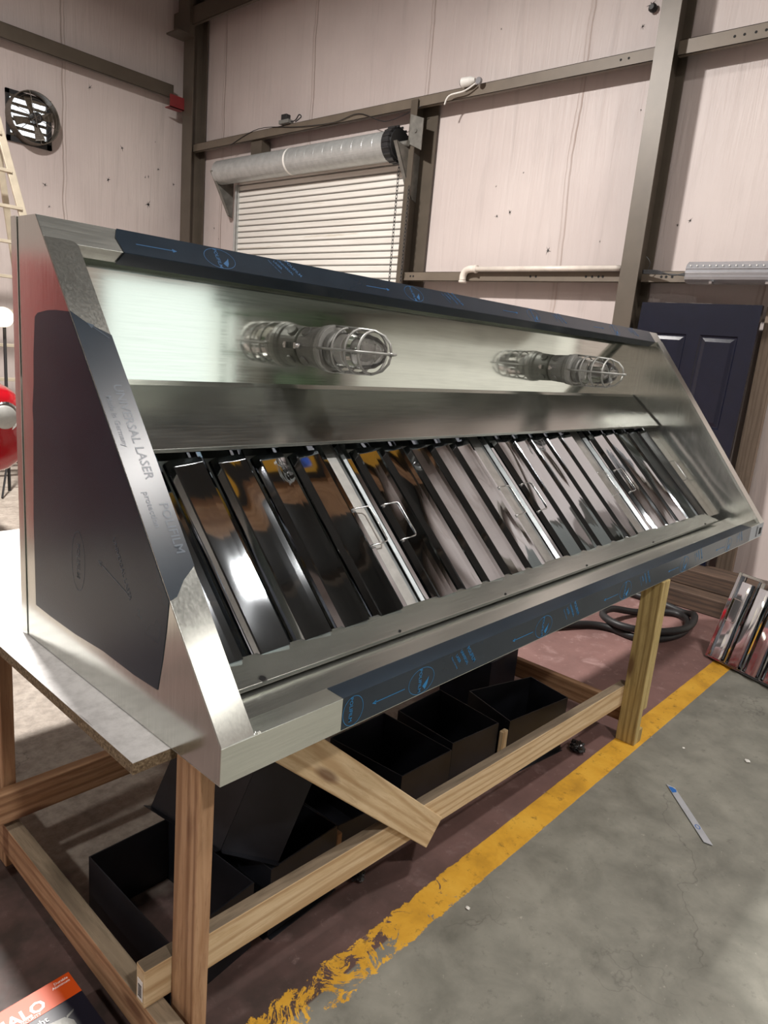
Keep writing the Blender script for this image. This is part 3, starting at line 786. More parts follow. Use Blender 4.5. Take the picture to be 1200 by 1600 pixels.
put_text(mk, 'UNIVERSAL LASER', .018, (-.0019, .43, T + .40), Vector((0, -.5, -.8)), Vector((0, -.8, .5)), .01)
mk.done('printed_marks', INK_DIM, film_end)

# ------------------------------------------------------------------ baffle filters
def build_filter(a, b, P, nvec, ln, label, group, pitch_n=5, hx=None, handles=(0, 1)):
    """P(x, s, off) gives points; a..b across, ln along; off outward"""
    t = thing('baffle_filter', label, 'grease filter', tuple(P((a + b) / 2, 0, 0)), group)
    fr = MB(); fw = .022
    ex = (P(1, 0, 0) - P(0, 0, 0)).normalized(); es = (P(0, 1, 0) - P(0, 0, 0)).normalized(); en = (P(0, 0, 1) - P(0, 0, 0)).normalized()
    def bx(x0, x1, s0, s1, o0, o1):
        fr.hexa([P(x0, s0, o0), P(x1, s0, o0), P(x1, s1, o0), P(x0, s1, o0)], [P(x0, s0, o1), P(x1, s0, o1), P(x1, s1, o1), P(x0, s1, o1)])
    bx(a, a + fw, 0, ln, -.03, .012); bx(b - fw, b, 0, ln, -.03, .012)
    bx(a, b, 0, .012, -.03, .010); bx(a, b, ln - .018, ln, -.03, .010)
    fr.done('frame', MIRROR, t, bevel=.002)
    w0, w1 = a + fw, b - fw; pit = (w1 - w0) / pitch_n
    NS = 14
    def chan(mbx, x, prof, s0, s1):
        rows = []
        for k in range(NS + 1):
            s = s0 + (s1 - s0) * k / NS
            rows.append([mbx.bm.verts.new(P(x + q * pit, s, o)) for q, o in prof])
        for A, B in zip(rows, rows[1:]):
            for i in range(len(prof) - 1): mbx.face([A[i], A[i+1], B[i+1], B[i]])
        for R_ in (rows[0], rows[-1]):
            if len(R_) > 2: mbx.face(R_)
    for i in range(pitch_n):
        xc = w0 + pit * (i + .5)
        m1 = MB()
        chan(m1, xc, [(-.37, -.004), (-.36, .006), (-.275, .021), (-.245, .0235), (.04, .0270), (.20, .0292), (.335, .0315), (.345, .028), (.35, -.004)], .014, ln - .05)
        # hip at the upper end
        m1.done('baffle', MIRROR, t, smooth=False)
    m2 = MB()
    for i in range(pitch_n + 1):
        xc = w0 + pit * i
        chan(m2, xc, [(-.16, -.020), (-.13, -.034), (.13, -.034), (.16, -.020)] if 0 < i < pitch_n else ([(0.02, -.03), (.16, -.02)] if i == 0 else [(-.16, -.02), (-.02, -.03)]), .012, ln - .018)
    m2.done('back_channel', MIRROR, t)
    for hsel in handles:
        x = (a + .045) if hsel == 0 else (b - .012)
        hb = MB(); s0, s1 = .245, .385
        hb.tube([P(x - .012, s1, .014), P(x, s1, .022), P(x + .03, s1, .024), P(x + .055, s1 - .002, .030), P(x + .062, s1 - .012, .030), P(x + .062, s0 + .012, .030), P(x + .055, s0 + .002, .030), P(x + .03, s0, .024), P(x, s0, .022), P(x - .012, s0, .014)], 0.0027, 8)
        for s_ in (s0, s1):
            hb.lathe([(0, .007), (.004, .007), (.008, .004)], P(x, s_, .012), en, 10)
        hb.done('handle', CHROME, t, smooth=True)
    return t
LBL = ['polished baffle filter farthest left in the hood, beside the film-covered flange', 'polished baffle filter second from the left in the hood, right of the bright spacer strip',
       'polished baffle filter third from the left in the hood, below the farther caged lamp', 'polished baffle filter farthest right in the hood, beside the right end panel']
for (a, b), lb in zip(FILT, LBL):
    build_filter(a, b, lambda x, s, o: FP(x, s, o), FN, FL - .02, lb, 'baffle filters seated in the hood')
# loose filter standing on the floor at the right
ang, th = -.38, .30
dv = Vector((math.cos(ang) * math.sin(th), math.sin(ang) * math.sin(th), math.cos(th))); bv = Vector((math.sin(ang), -math.cos(ang), 0)); nv = bv.cross(dv)
if nv.x > 0: nv = -nv
P0 = Vector((3.628, .137, .010))
build_filter(0, .62, lambda x, s, o: P0 + bv * x + dv * s + nv * (o + .0), nv, .545, 'loose polished baffle filter standing on the floor by the yellow line', 'loose filter', handles=(0,))

# ------------------------------------------------------------------ caged lamps on the inner top panel
def build_lamp(x, z, label):
    KR, KA = 1.09, 1.60          # radial and axial proportions of the casting
    y0 = .905; ax = (0, -1, 0); o = lambda d: (x, y0 - d, z + T)
    def LA(m, prof, seg=40, cap=True): return m.lathe([(d * KA, r * KR) for d, r in prof], o(0), ax, seg, cap)
    t = thing('caged_lamp', label, 'light fixture', o(0), 'caged lamps inside the hood')
    LA(MB(), [(0.0, .058), (.004, .062), (.052, .066), (.056, .070), (.066, .071)]).done('junction_box', GREY_CAST, t, bevel=.0015)
    for k in range(4):
        a = PI / 4 + k * PI / 2; c = Vector((x + .0655 * KR * math.cos(a), y0 - .036, z + T + .0655 * KR * math.sin(a)))
        MB().lathe([(-.006, .019), (.003, .0185), (.004, .015), (.0045, .002)], c, (math.cos(a), 0, math.sin(a)), 16).done('plug', GREY_CAST, t)
    for a in (PI, 0):
        m = MB(); c = Vector((x + .060 * KR * math.cos(a), y0 - .026, z + T)); e = c.x + .026 * math.cos(a)
        m.box((min(c.x, e), c.y - .006, c.z - .010), (max(c.x, e), c.y + .006, c.z + .010))
        m.lathe([(-.002, .0085), (.007, .0085), (.009, .003)], (c.x + .015 * math.cos(a), c.y - .006, c.z), (0, -1, 0), 12)
        m.done('mounting_screw', CHROME, t)
    LA(MB(), [(.066, .072), (.076, .0735), (.082, .071), (.082, .060)]).done('guard_collar', GUARD, t, bevel=.001)
    m = MB()
    LA(m, [(.070, .050)] + [q for k in range(3) for q in ((.074 + k * .009, .055), (.078 + k * .009, .058), (.082 + k * .009, .055))] + [(.103, .046)], 32)
    m.done('threaded_neck', GREY_CAST, t, smooth=True)
    m = MB()
    for d, r in ((.118, .0655), (.155, .0645), (.192, .062)):
        m.tube([(x + r * KR * math.cos(a), y0 - d * KA, z + T + r * KR * math.sin(a)) for a in [2*PI*k/40 for k in range(40)]], .0042, 8, closed=True)
    for k in range(4):
        a = k * PI / 2; ca, sa = math.cos(a), math.sin(a)
        m.tube([(x + r * KR * ca, y0 - d * KA, z + T + r * KR * sa) for d, r in ((.070, .070), (.118, .0675), (.155, .066), (.195, .063), (.222, .050), (.238, .028), (.243, 0.0))], .0042, 8)
    LA(m, [(.238, .006), (.250, .005), (.252, .002)], 10)
    m.done('wire_guard', GUARD, t, smooth=True)
    LA(MB(), [(.104, .0520), (.12, .053), (.17, .053), (.195, .046), (.215, .030), (.224, .012), (.226, 0), (.2235, 0), (.2215, .0115), (.213, .0285), (.1935, .0445), (.17, .0512), (.12, .0512), (.104, .0500)], 36, False).done('glass_jar', GLASS, t, smooth=True)
    LA(MB(), [(.100, .022), (.122, .022), (.124, .019), (.116, .017)], 24).done('socket', WHITE_PL, t)
    return t
lamp0 = build_lamp(.965, .846, 'grey caged lamp with clear glass jar in the hood, the nearer and left one')
def dup(root, off, label):
    r = root.copy(); C.objects.link(r); r.location = root.location + Vector(off); r['label'] = label
    for ch in list(root.children):
        c = ch.copy(); C.objects.link(c); c.parent = r; c.matrix_parent_inverse = ch.matrix_parent_inverse.copy()
        for g_ in ch.children:
            d = g_.copy(); C.objects.link(d); d.parent = c; d.matrix_parent_inverse = g_.matrix_parent_inverse.copy()
    return r
lamp1 = dup(lamp0, (2.685 - .965, 0, -.006), 'grey caged lamp with clear glass jar, the farther one near the right end panel')

# ------------------------------------------------------------------ workbench
bench = thing('workbench', 'rough pine workbench with a white topped particle board top under the hood', 'workbench', (1.1, 1.0, 0))
YAW = -.034
m_ = MB(); x0, x1, y0, y1 = -.085, 2.33, .180, 1.99; zt = T - .003
m_.box((x0, y0, zt - .028), (x1, y1, zt - .0012), 1); m_.box((x0, y0, zt - .0012), (x1, y1, zt), 0)
m_.done('tabletop', [WHITE_TOP, CHIP], bench)
yb = lambda x: .1577 + YAW * x     # front face of the low rail, table slightly skewed to the hood
def leg(x, y0, z1, mat, wx=.038, wy=.089):
    return board('leg', (x + wx / 2, y0 + wy / 2, 0), (x + wx / 2, y0 + wy / 2, z1), wy, wx, mat, bench, side=(0, 1, 0))
ZB = T - .032
leg(.002, yb(0) - .089, T - .004, WOOD)
leg(2.248, yb(2.25) - .089, T - .004, WOOD_GREEN)
leg(2.2875, yb(2.25) - .089, .066, WOOD_GREEN)
board('leg', (2.3065, yb(2.25) - .0445, .165), (2.3065, yb(2.25) - .0445, T - .004), .089, .038, WOOD_GREEN, bench, side=(0, 1, 0))
leg(-.052, 1.000, ZB, WOOD); leg(2.25, 1.000, ZB, WOOD); leg(.02, 1.86, ZB, WOOD); leg(2.25, 1.86, ZB, WOOD)
board('rail', (-.063, yb(-.06) + .019, .213), (2.30, yb(2.3) + .019, .213), .102, .038, WOOD_LIGHT, bench, side=(0, 0, 1), top=WOOD_DIRTY)
board('rail', (-.40, .968, .238), (2.4, .968, .238), .100, .038, WOOD, bench, side=(0, 0, 1))
board('cross_rail', (-.037, .03, .112), (-.037, 1.95, .112), .100, .045, WOOD, bench, side=(0, 0, 1), top=WOOD_DIRTY)
board('cross_rail', (2.307, yb(2.25) - .075, .116), (2.307, 1.95, .116), .094, .036, WOOD, bench, side=(0, 0, 1))
board('apron', (.12, .235, T - .077), (2.3, .235, T - .077), .088, .038, WOOD, bench, side=(0, 0, 1))
board('apron', (.0, 1.90, T - .077), (2.3, 1.90, T - .077), .088, .038, WOOD, bench, side=(0, 0, 1))
board('brace', (.275, yb(.5) - .013, .722), (.928, yb(.5) - .018, .146), .105, .020, WOOD_LIGHT, bench, side=(.5, 0, .8))
# barcode sticker on the rail end
m_ = MB(); m_.plate([(-.0650, yb(0) + .008, .178), (-.0650, yb(0) + .030, .178), (-.0650, yb(0) + .030, .232), (-.0650, yb(0) + .008, .232)], (.0008, 0, 0))
st = m_.done('price_sticker', CARTONW, bench)
m_ = MB(); z = .186
for k in range(9):
    h_ = random.choice((.0015, .003, .002)); m_.plate([(-.0654, yb(0) + .012, z), (-.0654, yb(0) + .026, z), (-.0654, yb(0) + .026, z + h_), (-.0654, yb(0) + .012, z + h_)], (.0004, 0, 0)); z += h_ + .0018
m_.done('barcode', HOLE, st)
# ------------------------------------------------------------------ black sheet metal boxes under the bench
def open_box(corners, z0, z1, label, bottom=True, mat=BLACK_STEEL, name='sheet_metal_box', lip=False, t=.0035):
    """corners: four (x,y) going round; a folded, open topped box"""
    P_ = [Vector((x, y, 0)) for x, y in corners]; c = sum(P_, Vector()) / 4
    In = [c + (p - c) * (1 - t / (p - c).length * 1.4) for p in P_]
    m = MB(); bm = m.bm; u = Vector((0, 0, 1))
    ob = [bm.verts.new(p + u * z0) for p in P_]; ot = [bm.verts.new(p + u * z1) for p in P_]
    it = [bm.verts.new(p + u * z1) for p in In]; ib = [bm.verts.new(p + u * (z0 + (.003 if bottom else 0))) for p in In]
    for i in range(4):
        j = (i + 1) % 4
        m.face([ob[i], ob[j], ot[j], ot[i]]); m.face([ot[i], ot[j], it[j], it[i]]); m.face([it[i], it[j], ib[j], ib[i]])
        if not bottom: m.face([ib[i], ib[j], ob[j], ob[i]])
    if bottom: m.face(ib); m.face(list(reversed(ob)))
    if lip:
        for i in range(4):
            j = (i + 1) % 4; a = P_[i]; b = P_[j]; d = ((a + b) / 2 - c).normalized() * .014
            m.hexa([a + u * (z0), b + u * z0, b + d + u * z0, a + d + u * z0], [a + u * (z0 + .003), b + u * (z0 + .003), b + d + u * (z0 + .003), a + d + u * (z0 + .003)])
    o = m.done(name, mat, bevel=.0008)
    return tag(o, label, 'metal box', 'black sheet metal boxes stored under the bench')
open_box([(.045, .228), (.318, .262), (.288, .645), (.038, .640)], 0.0, .212, 'bottomless black metal box at the bench end, behind the near front leg', False)
open_box([(.372, .258), (.640, .272), (.610, .66), (.352, .64)], 0.0, .224, 'black metal box holding the leaning bent black sheet', True, lip=True)
open_box([(.672, .30), (.925, .275), (.915, .62), (.66, .63)], 0.0, .19, 'lower black metal box just behind the diagonal brace', True)
open_box([(.954, .288), (1.218, .277), (1.222, .618), (.930, .617)], 0.0, .25, 'black metal box right of the diagonal brace, left of the middle pair', True)
open_box([(1.257, .302), (1.523, .275), (1.559, .602), (1.279, .594)], 0.0, .25, 'black metal box in the middle under the bench with scuffed front', True)
open_box([(1.571, .254), (1.954, .203), (2.001, .416), (1.650, .513)], 0.0, .25, 'wide black metal box askew, nearest the treated right leg', True, lip=True)
open_box([(1.95, .60), (2.20, .61), (2.20, .88), (1.95, .88)], 0.0, .262, 'blue-black metal box standing behind the askew box', True, DARK_BLUE_STEEL)
# bent sheet leaning in the second box
m_ = MB(); u = Vector((.088, -.026, .235)).normalized() * .30
A0, B0, C0_ = Vector((.308, .405, .232)), Vector((.400, .262, .232)), Vector((.262, .70, .232))
m_.plate([A0, B0, B0 + u, A0 + u], (-.0015, .0025, 0)); m_.plate([C0_, A0, A0 + u, C0_ + u], (-.0025, -.0006, 0))
fl = Vector((-.020, -.004, .006))
m_.plate([A0, B0, B0 + Vector((-.012, -.016, .002)), A0 + Vector((-.006, -.016, .002))], (0, 0, .002))
m_.plate([C0_, A0, A0 + fl, C0_ + fl + Vector((0, .014, 0))], (0, 0, .002))
tag(m_.done('bent_metal_sheet', BLACK_STEEL, bevel=.0008), 'bent dark sheet metal panel leaning across two black boxes under the hood corner', 'metal panel')
# wood off-cuts between the boxes
tag(board('wood_block', (.652, .285, 0), (.652, .285, .19), .03, .02, WOOD, None, side=(0, 1, 0)), 'short upright wood offcut in the gap beside the second black box', 'wood block')
tag(board('wood_block', (1.548, .262, 0), (1.548, .262, .215), .035, .02, WOOD_LIGHT, None, side=(1, 0, 0)), 'short pale wood offcut between the middle box and the askew box', 'wood block')

# crumpled plastic lumps
def lump(c, r, label):
    bm = bmesh.new(); bmesh.ops.create_icosphere(bm, subdivisions=3, radius=1)
    for v in bm.verts:
        n_ = mnoise.noise(v.co * 2.3 + Vector(c) * 9) * .45 + mnoise.noise(v.co * 6 + Vector(c) * 5) * .25
        v.co *= r * (1 + n_); v.co.z *= .62
    zm = min(v.co.z for v in bm.verts)
    for v in bm.verts: v.co += Vector((c[0], c[1], -zm))
    me = bpy.data.meshes.new('plastic_wad'); bm.to_mesh(me); bm.free()
    tag(link('plastic_wad', me, LUMP), label, 'debris', 'crumpled black plastic wads')
lump((.722, .245, 0), .024, 'crumpled black plastic wad below the low rail near the diagonal brace')
lump((1.998, .145, 0), .034, 'crumpled black plastic wad on the floor near the treated right leg')

# ------------------------------------------------------------------ things on the open floor
m_ = MB(); zf = .0035
a, b = Vector((2.072, -.238, zf)), Vector((1.800, -.488, zf)); d = (b - a).normalized(); q = Vector((-d.y, d.x, 0)) * .0135
mt = [a - q + d * .0, a + q + d * .024, b + q, b - q - d * .016]
m_.plate(mt, (0, 0, .002))
strp = tag(m_.done('metal_strip', SILVER_TAPE), 'narrow silver metal strip lying on the grey concrete floor', 'metal strip')
m_ = MB(); nz = Vector((0, 0, 1))
c0 = a + d * .030 + nz * .0026
m_.face([m_.bm.verts.new(p) for p in (c0 - q * .9 - d * .012, c0 + q * .2 - d * .006, c0 + q * .9 + d * .010, c0 + q * .5 + d * .026, c0 - q * .9 + d * .030)])
c1 = a + d * .27 + nz * .0026
ring(m_, c1, d, q.normalized(), .014, .009, .003, 20)
m_.done('printed_marks', simple('blue_print', srgb(30, 96, 170), .5), strp)
def chip(x, y, s, mat, label, grp):
    bm = bmesh.new(); bmesh.ops.create_icosphere(bm, subdivisions=1, radius=s)
    for v in bm.verts: v.co = Vector((v.co.x * random.uniform(.7, 1.5), v.co.y * random.uniform(.7, 1.4), (v.co.z + s) * .35)) + Vector((x, y, 0.0005))
    me = bpy.data.meshes.new('debris_chip'); bm.to_mesh(me); bm.free(); return tag(link('debris_chip', me, mat), label, 'debris', grp)
chip(2.545, -.409, .012, WHITE_PL, 'pale chip of debris on the concrete right of the silver strip', 'small chips on the floor')
chip(.891, -.065, .008, WHITE_PL, 'pale chip of debris on the concrete below the worn yellow line', 'small chips on the floor')
chip(2.42, -.17, .006, WHITE_PL, 'tiny pale chip on the concrete above the silver strip', 'small chips on the floor')

# boxed lamp carton at the lower left
ct = thing('lamp_carton', 'orange and navy printed lamp carton lying on the floor at the lower left', 'cardboard box', (-.2, .35, 0))
zc = .100
K0, K1, K2 = Vector((-.1155, .423, zc)), Vector((-.110, .352, zc)), Vector((-.274, .4215, zc))
e_x = (K0 - K2).normalized(); e_y = Vector((-e_x.y, e_x.x, 0))
org = K0 - e_x * .36 - e_y * .26     # lower left corner of the top face
def KT(a, b, dz=0): return org + e_x * a + e_y * b + Vector((0, 0, dz))
m_ = MB(); m_.hexa([KT(0, 0, -zc + .001), KT(.36, 0, -zc + .001), KT(.36, .26, -zc + .001), KT(0, .26, -zc + .001)], [KT(0, 0), KT(.36, 0), KT(.36, .26), KT(0, .26)])
m_.done('carton', CARTON, ct, bevel=.002)
m_ = MB(); m_.plate([KT(.001, .190, .0008), KT(.359, .190, .0008), KT(.359, .259, .0008), KT(.001, .259, .0008)], (0, 0, -.0006))
m_.plate([KT(.001, .2608, -.09), KT(.359, .2608, -.09), KT(.359, .2608, 0), KT(.001, .2608, 0)], (0, -.0006, 0))
m_.done('orange_band', ORANGE, ct)
m_ = MB()
put_text(m_, 'HALO', .042, KT(.170, .2015, .0014), e_x, e_y, .03)
put_text(m_, 'SECURITY', .0100, KT(.222, .1918, .0014), e_x, e_y, .01)
put_text(m_, 'Durable', .010, KT(.318, .244, .0014), e_x, e_y, .01)
put_text(m_, 'Aluminum', .010, KT(.310, .234, .0014), e_x, e_y, .01)
put_text(m_, 'Vaporproof Light', .022, KT(.118, .164, .0014), e_x, e_y, .01)
m_.done('printed_lettering', CARTONW, ct)
m_ = MB()
for pts in ([(.24, .07), (.30, .07), (.312, .10), (.312, .13), (.30, .15), (.26, .158), (.235, .14), (.23, .10)], [(.300, .142), (.322, .152), (.324, .157), (.305, .150)]):
    m_.face([m_.bm.verts.new(KT(p, q_, .0012)) for p, q_ in pts])
m_.done('printed_picture', GREY_CAST, ct)

# hose coil behind the bench
hs = [(3.2, .95), (3.42, .83), (3.50, .70), (3.49, .52), (3.63, .40), (3.88, .36), (4.12, .43), (4.17, .56), (3.95, .72), (3.72, .80), (3.55, .78), (3.47, .62), (3.56, .44), (3.80, .33), (4.10, .38), (4.24, .50), (4.30, .70), (4.32, 1.0)]
def smooth_path(pts, n=6):
    P_ = [Vector(p) for p in pts]; out = []
    for i in range(len(P_) - 1):
        a, b, c, d = P_[max(i-1, 0)], P_[i], P_[i+1], P_[min(i+2, len(P_)-1)]
        for k in range(n):
            t = k / n; out.append(.5 * ((2*b) + (c-a)*t + (2*a-5*b+4*c-d)*t*t + (3*b-a-3*c+d)*t*t*t))
    return out + [P_[-1]]
m_ = MB(); m_.tube(smooth_path([(x, y, .026 if i < 9 else .030 + (.045 if 8 < i < 15 else 0)) for i, (x, y) in enumerate(hs)]), .0235, 10)
tag(m_.done('hose', RUBBER, smooth=True), 'thick black rubber hose coiled on the red floor behind the treated leg', 'hose')

# old timbers along the back wall
TB = [((4.50, .15, .064), (4.56, 2.2, .064)), ((4.74, -.1, .064), (4.78, 2.3, .064)), ((5.08, .0, .087), (5.08, 2.4, .087)), ((4.66, .1, .191), (4.70, 2.2, .191))]
LB = ['old dark timber on the floor, the one nearest the hose', 'old dark timber on the floor, second out from the hose', 'old dark timber on the floor, nearest the back wall', 'old dark timber lying on top of the other timbers']
for (p, q_), lb in zip(TB, LB):
    tag(board('timber', p, q_, .125 if p[0] < 5 else .172, .17, WOOD_DARK, None, side=(0, 0, 1), bevel=.006), lb, 'timber', 'old timbers stacked by the back wall')

# ------------------------------------------------------------------ navy panel door leaning on the wall
dr = thing('panel_door', 'navy blue four panel door leaning against the back wall beside the steel column', 'door', (5.2, 1.12, 0))
DW, DH, DT = .935, 2.04, .042
d0 = Vector((5.10, 1.600, .175)); du = Vector((0, -1, 0)); dup_ = Vector((.07, 0, 1)).normalized(); dnrm = Vector((-1, 0, .07)).normalized()
def DP(a, b, o=0): return d0 + du * a + dup_ * b + dnrm * o
m_ = MB()
xs = [0, .125, .415, .52, .81, DW]; zs = [0, .25, .88, 1.08, 1.80, DH]
bm = m_.bm
holes = {(1, 1), (3, 1), (1, 3), (3, 3)}
for i in range(5):
    for j in range(5):
        a0, a1, b0, b1 = xs[i], xs[i+1], zs[j], zs[j+1]
        if (i, j) in holes:
            r0 = [(a0, b0), (a1, b0), (a1, b1), (a0, b1)]
            def ringp(ins, o): return [bm.verts.new(DP(a0 + ins if k in (0, 3) else a1 - ins, b0 + ins if k in (0, 1) else b1 - ins, o)) for k in range(4)]
            R0, R1, R2, R3 = ringp(0, 0), ringp(.012, -.011), ringp(.022, -.011), ringp(.050, -.002)
            for A_, B_ in ((R0, R1), (R1, R2), (R2, R3)):
                for k in range(4): m_.face([A_[k], A_[(k+1) % 4], B_[(k+1) % 4], B_[k]])
            m_.face(R3)
        else:
            m_.face([bm.verts.new(DP(*p)) for p in ((a0, b0), (a1, b0), (a1, b1), (a0, b1))])
bk = [DP(0, 0, -DT), DP(DW, 0, -DT), DP(DW, DH, -DT), DP(0, DH, -DT)]; ft = [DP(0, 0), DP(DW, 0), DP(DW, DH), DP(0, DH)]
B_ = [bm.verts.new(p) for p in bk]; F_ = [bm.verts.new(p) for p in ft]
m_.face(B_)
for k in range(4): m_.face([F_[k], F_[(k+1) % 4], B_[(k+1) % 4], B_[k]])
bmesh.ops.remove_doubles(bm, verts=bm.verts, dist=1e-5)
m_.done('door_panel', NAVY, dr)
m_ = MB(); c = DP(DW - .065, .90, .001)
m_.lathe([(0, .034), (.004, .033), (.005, .026), (.001, .025)], c, dnrm, 24); m_.done('bore_ring', CHROME, dr)
m_ = MB(); m_.lathe([(0, .025), (.002, .024)], c, dnrm, 24); m_.done('bore_hole', WHITE_PL, dr)
# wooden post and loose insulation right of the door
tag(board('wood_post', (5.40, .60, 0), (5.46, .62, 2.22), .13, .05, wood_mat('grey_weathered_post', srgb(140, 124, 108), srgb(122, 106, 92), srgb(98, 84, 72)), None, side=(0, 1, 0)), 'grey brown wooden post standing right of the navy door', 'post')

# ------------------------------------------------------------------ roll-up door
rd = thing('roll_up_door', 'off-white ribbed roll-up steel door with its round barrel overhead', 'roll-up door', (5.4, 6.0, 0))
m_ = MB(); ya, yb2 = 4.46, 7.52; n = 49; pit = .0745; rows = []
bm = m_.bm
prof_ = []
for k in range(n):
    z = .02 + k * pit
    for f, o in ((0, 0), (.10, .016), (.22, .022), (.78, .022), (.90, .016)):
        prof_.append((5.420 - o, z + f * pit))
prof_.append((5.42, .02 + n * pit))
A_ = [[bm.verts.new((x, y, z)) for x, z in prof_] for y in (ya, yb2)]
Bk = [[bm.verts.new((5.428, y, z)) for x, z in (prof_[0], prof_[-1])] for y in (ya, yb2)]
for i in range(len(prof_) - 1): m_.face([A_[0][i], A_[0][i+1], A_[1][i+1], A_[1][i]])
m_.face([Bk[0][0], Bk[1][0], Bk[1][1], Bk[0][1]])
def curtain_mat():
    m, nt, b = newmat('dirty_off_white_slats')
    st = noise(nt, coords(nt, (1, .5, 14)), 1.6, 5, 0.65)
    sx = node(nt, 'ShaderNodeSeparateXYZ'); tc = node(nt, 'ShaderNodeTexCoord'); nt.links.new(tc.outputs['Object'], sx.inputs[0])
    md = math_(nt, 'MODULO', math_(nt, 'SUBTRACT', sx.outputs['Z'], .02), .0745)
    gr = ramp(nt, math_(nt, 'DIVIDE', md, .0745), [(0.0, 1.0), (.10, .75), (.22, .0), (.90, 0), (1, 1.0)])
    c = ramp(nt, st, [(0.35, srgb(206, 202, 194)), (0.6, srgb(222, 219, 212)), (0.72, srgb(176, 166, 148))])
    c = mixc(nt, math_(nt, 'MULTIPLY', gr, .8), c, srgb(104, 102, 100))
    nt.links.new(c, b.inputs['Base Color']); b.inputs['Roughness'].default_value = .5
    return m
m_.done('curtain', curtain_mat(), rd)
for y0_, y1_ in ((4.42, 4.475), (7.505, 7.56)):
    m_ = MB(); m_.box((5.36, y0_, 0), (5.365, y1_, 3.60)); m_.box((5.36, y0_ if y0_ > 5 else y1_ - .004, 0), (5.46, y0_ + .004 if y0_ > 5 else y1_, 3.60) if y0_ > 5 else (5.46, y1_, 3.60))
    m_.done('guide_rail', GREY_GALV, rd)
CX, CZ = 5.235, 3.735
m_ = MB(); pr_ = []
yy_ = 4.62
while yy_ < 7.72:
    pr_.append((yy_ - 4.62, .148)); pr_.append((yy_ - 4.62 + .148, .148)); pr_.append((yy_ - 4.62 + .151, .1465)); pr_.append((yy_ - 4.62 + .154, .148)); yy_ += .155
m_.lathe(pr_, (CX, 4.62, CZ), (0, 1, 0), 40); m_.done('barrel', GREY_GALV, rd, smooth=False)
m_ = MB(); m_.lathe([(0, .149), (0, .1505), (.03, .1505), (.03, .149)], (CX, 6.22, CZ), (0, 1, 0), 40, cap=False); m_.done('barrel_band', WHITE_PL, rd)
m_ = MB(); m_.box((5.30, 4.60, CZ + .135), (5.42, 7.74, CZ + .160)); m_.done('header_angle', WOOD_DARK, rd)
m_ = MB(); pr_ = []
m_.lathe([(0, .165), (.012, .172), (.10, .172), (.11, .150), (.13, .150), (.13, .06)], (CX, 4.62, CZ), (0, -1, 0), 36)
for k in range(18):
    a = 2*PI*k/18; c = Vector((CX + .172 * math.cos(a), 4.55, CZ + .172 * math.sin(a)))
    m_.lathe([(-.05, .012), (.05, .012)], c, (0, 1, 0), 6)
m_.done('chain_wheel', RUBBER, rd)
BRM = simple('grimy_bracket_steel', srgb(126, 124, 118), .45, .5, .25, 12)
for y_, sg in ((4.40, 1), (7.74, -1)):
    m_ = MB()
    m_.plate([(5.08, y_, 3.73), (5.46, y_, 3.66), (5.46, y_, 3.20), (5.38, y_, 3.22)], (0, .006 * sg, 0))
    m_.plate([(5.08, y_, 3.73), (5.38, y_, 3.22), (5.38, y_ + .05 * sg, 3.22), (5.08, y_ + .05 * sg, 3.73)], (.005, 0, .003))
    m_.done('bracket', BRM, rd)
m_ = MB(); m_.plate([(5.255, 4.22, 3.66), (5.255, 4.40, 3.74), (5.255, 4.40, 4.02), (5.255, 4.22, 3.96)], (.008, 0, 0))
m_.lathe([(0, .018), (.012, .018)], (5.255, 4.31, 3.85), (-1, 0, 0), 10); m_.done('mounting_plate', BRM, rd)
m_ = MB(); m_.lathe([(0, .03), (.22, .03)], (CX, 4.60, CZ), (0, -1, 0), 12); m_.done('axle', BRM, rd)
def chain(y, x, z0, z1):
    m = MB(); z = z1; k = 0
    while z > z0:
        ex = Vector((0, 1, 0)) if k % 2 == 0 else Vector((1, 0, 0)); c = Vector((x, y, z)); pts = []
        for q in range(8):
            a = 2*PI*q/8; pts.append(c + ex * (.012 * math.cos(a)) + Vector((0, 0, .024 * math.sin(a))))
        m.tube(pts, .0040, 4, closed=True); z -= .038; k += 1
    return m
chain(4.47, 5.22, 1.6, 3.60).done('hand_chain', RUBBER, rd)
chain(4.33, 5.25, 1.6, 3.30).done('hand_chain', RUBBER, rd)

# ------------------------------------------------------------------ strip light, pipe, flood lamp, junction box, cables
fx = thing('strip_light', 'long grey weatherproof strip light, unlit, mounted along the lower girt', 'light fixture', (5.15, .2, 2.43))
def capsule(x0, x1, z0, z1, ya, yb, bevelr=.03):
    m = MB(); m.hexa([(x0, ya, z0), (x1, ya, z0), (x1, yb, z0), (x0, yb, z0)], [(x0, ya, z1), (x1, ya, z1), (x1, yb, z1), (x0, yb, z1)]); return m
m_ = capsule(5.20, 5.295, 2.36, 2.515, -.05, 1.245); m_.done('housing', GREY_GALV, fx, bevel=.02, seg=3)
m_ = MB(); N = 10
pf = [(5.215, 2.352), (5.15, 2.358), (5.118, 2.378), (5.108, 2.40), (5.116, 2.405), (5.106, 2.43), (5.116, 2.45), (5.108, 2.458), (5.124, 2.490), (5.16, 2.515), (5.215, 2.522)]
m_.strip([(a, b) for a, b in pf], -.06, 1.235, .003, axis='Y')
m_.plate([(a, 1.235, b) for a, b in pf], (0, .004, 0)); m_.plate([(a, -.064, b) for a, b in pf], (0, .004, 0))
m_.done('diffuser', CLEARPL, fx, bevel=.001)
m_ = MB()
for k in range(26): m_.box((5.103, 1.20 - k * .048, 2.474), (5.110, 1.206 - k * .048, 2.484))
m_.done('led_row', WHITE_PL, fx)
for y_ in (1.02, .62, .22):
    MB().box((5.10, y_, 2.345), (5.16, y_ + .02, 2.362)).done('clip', CHROME, fx)
m_ = MB()
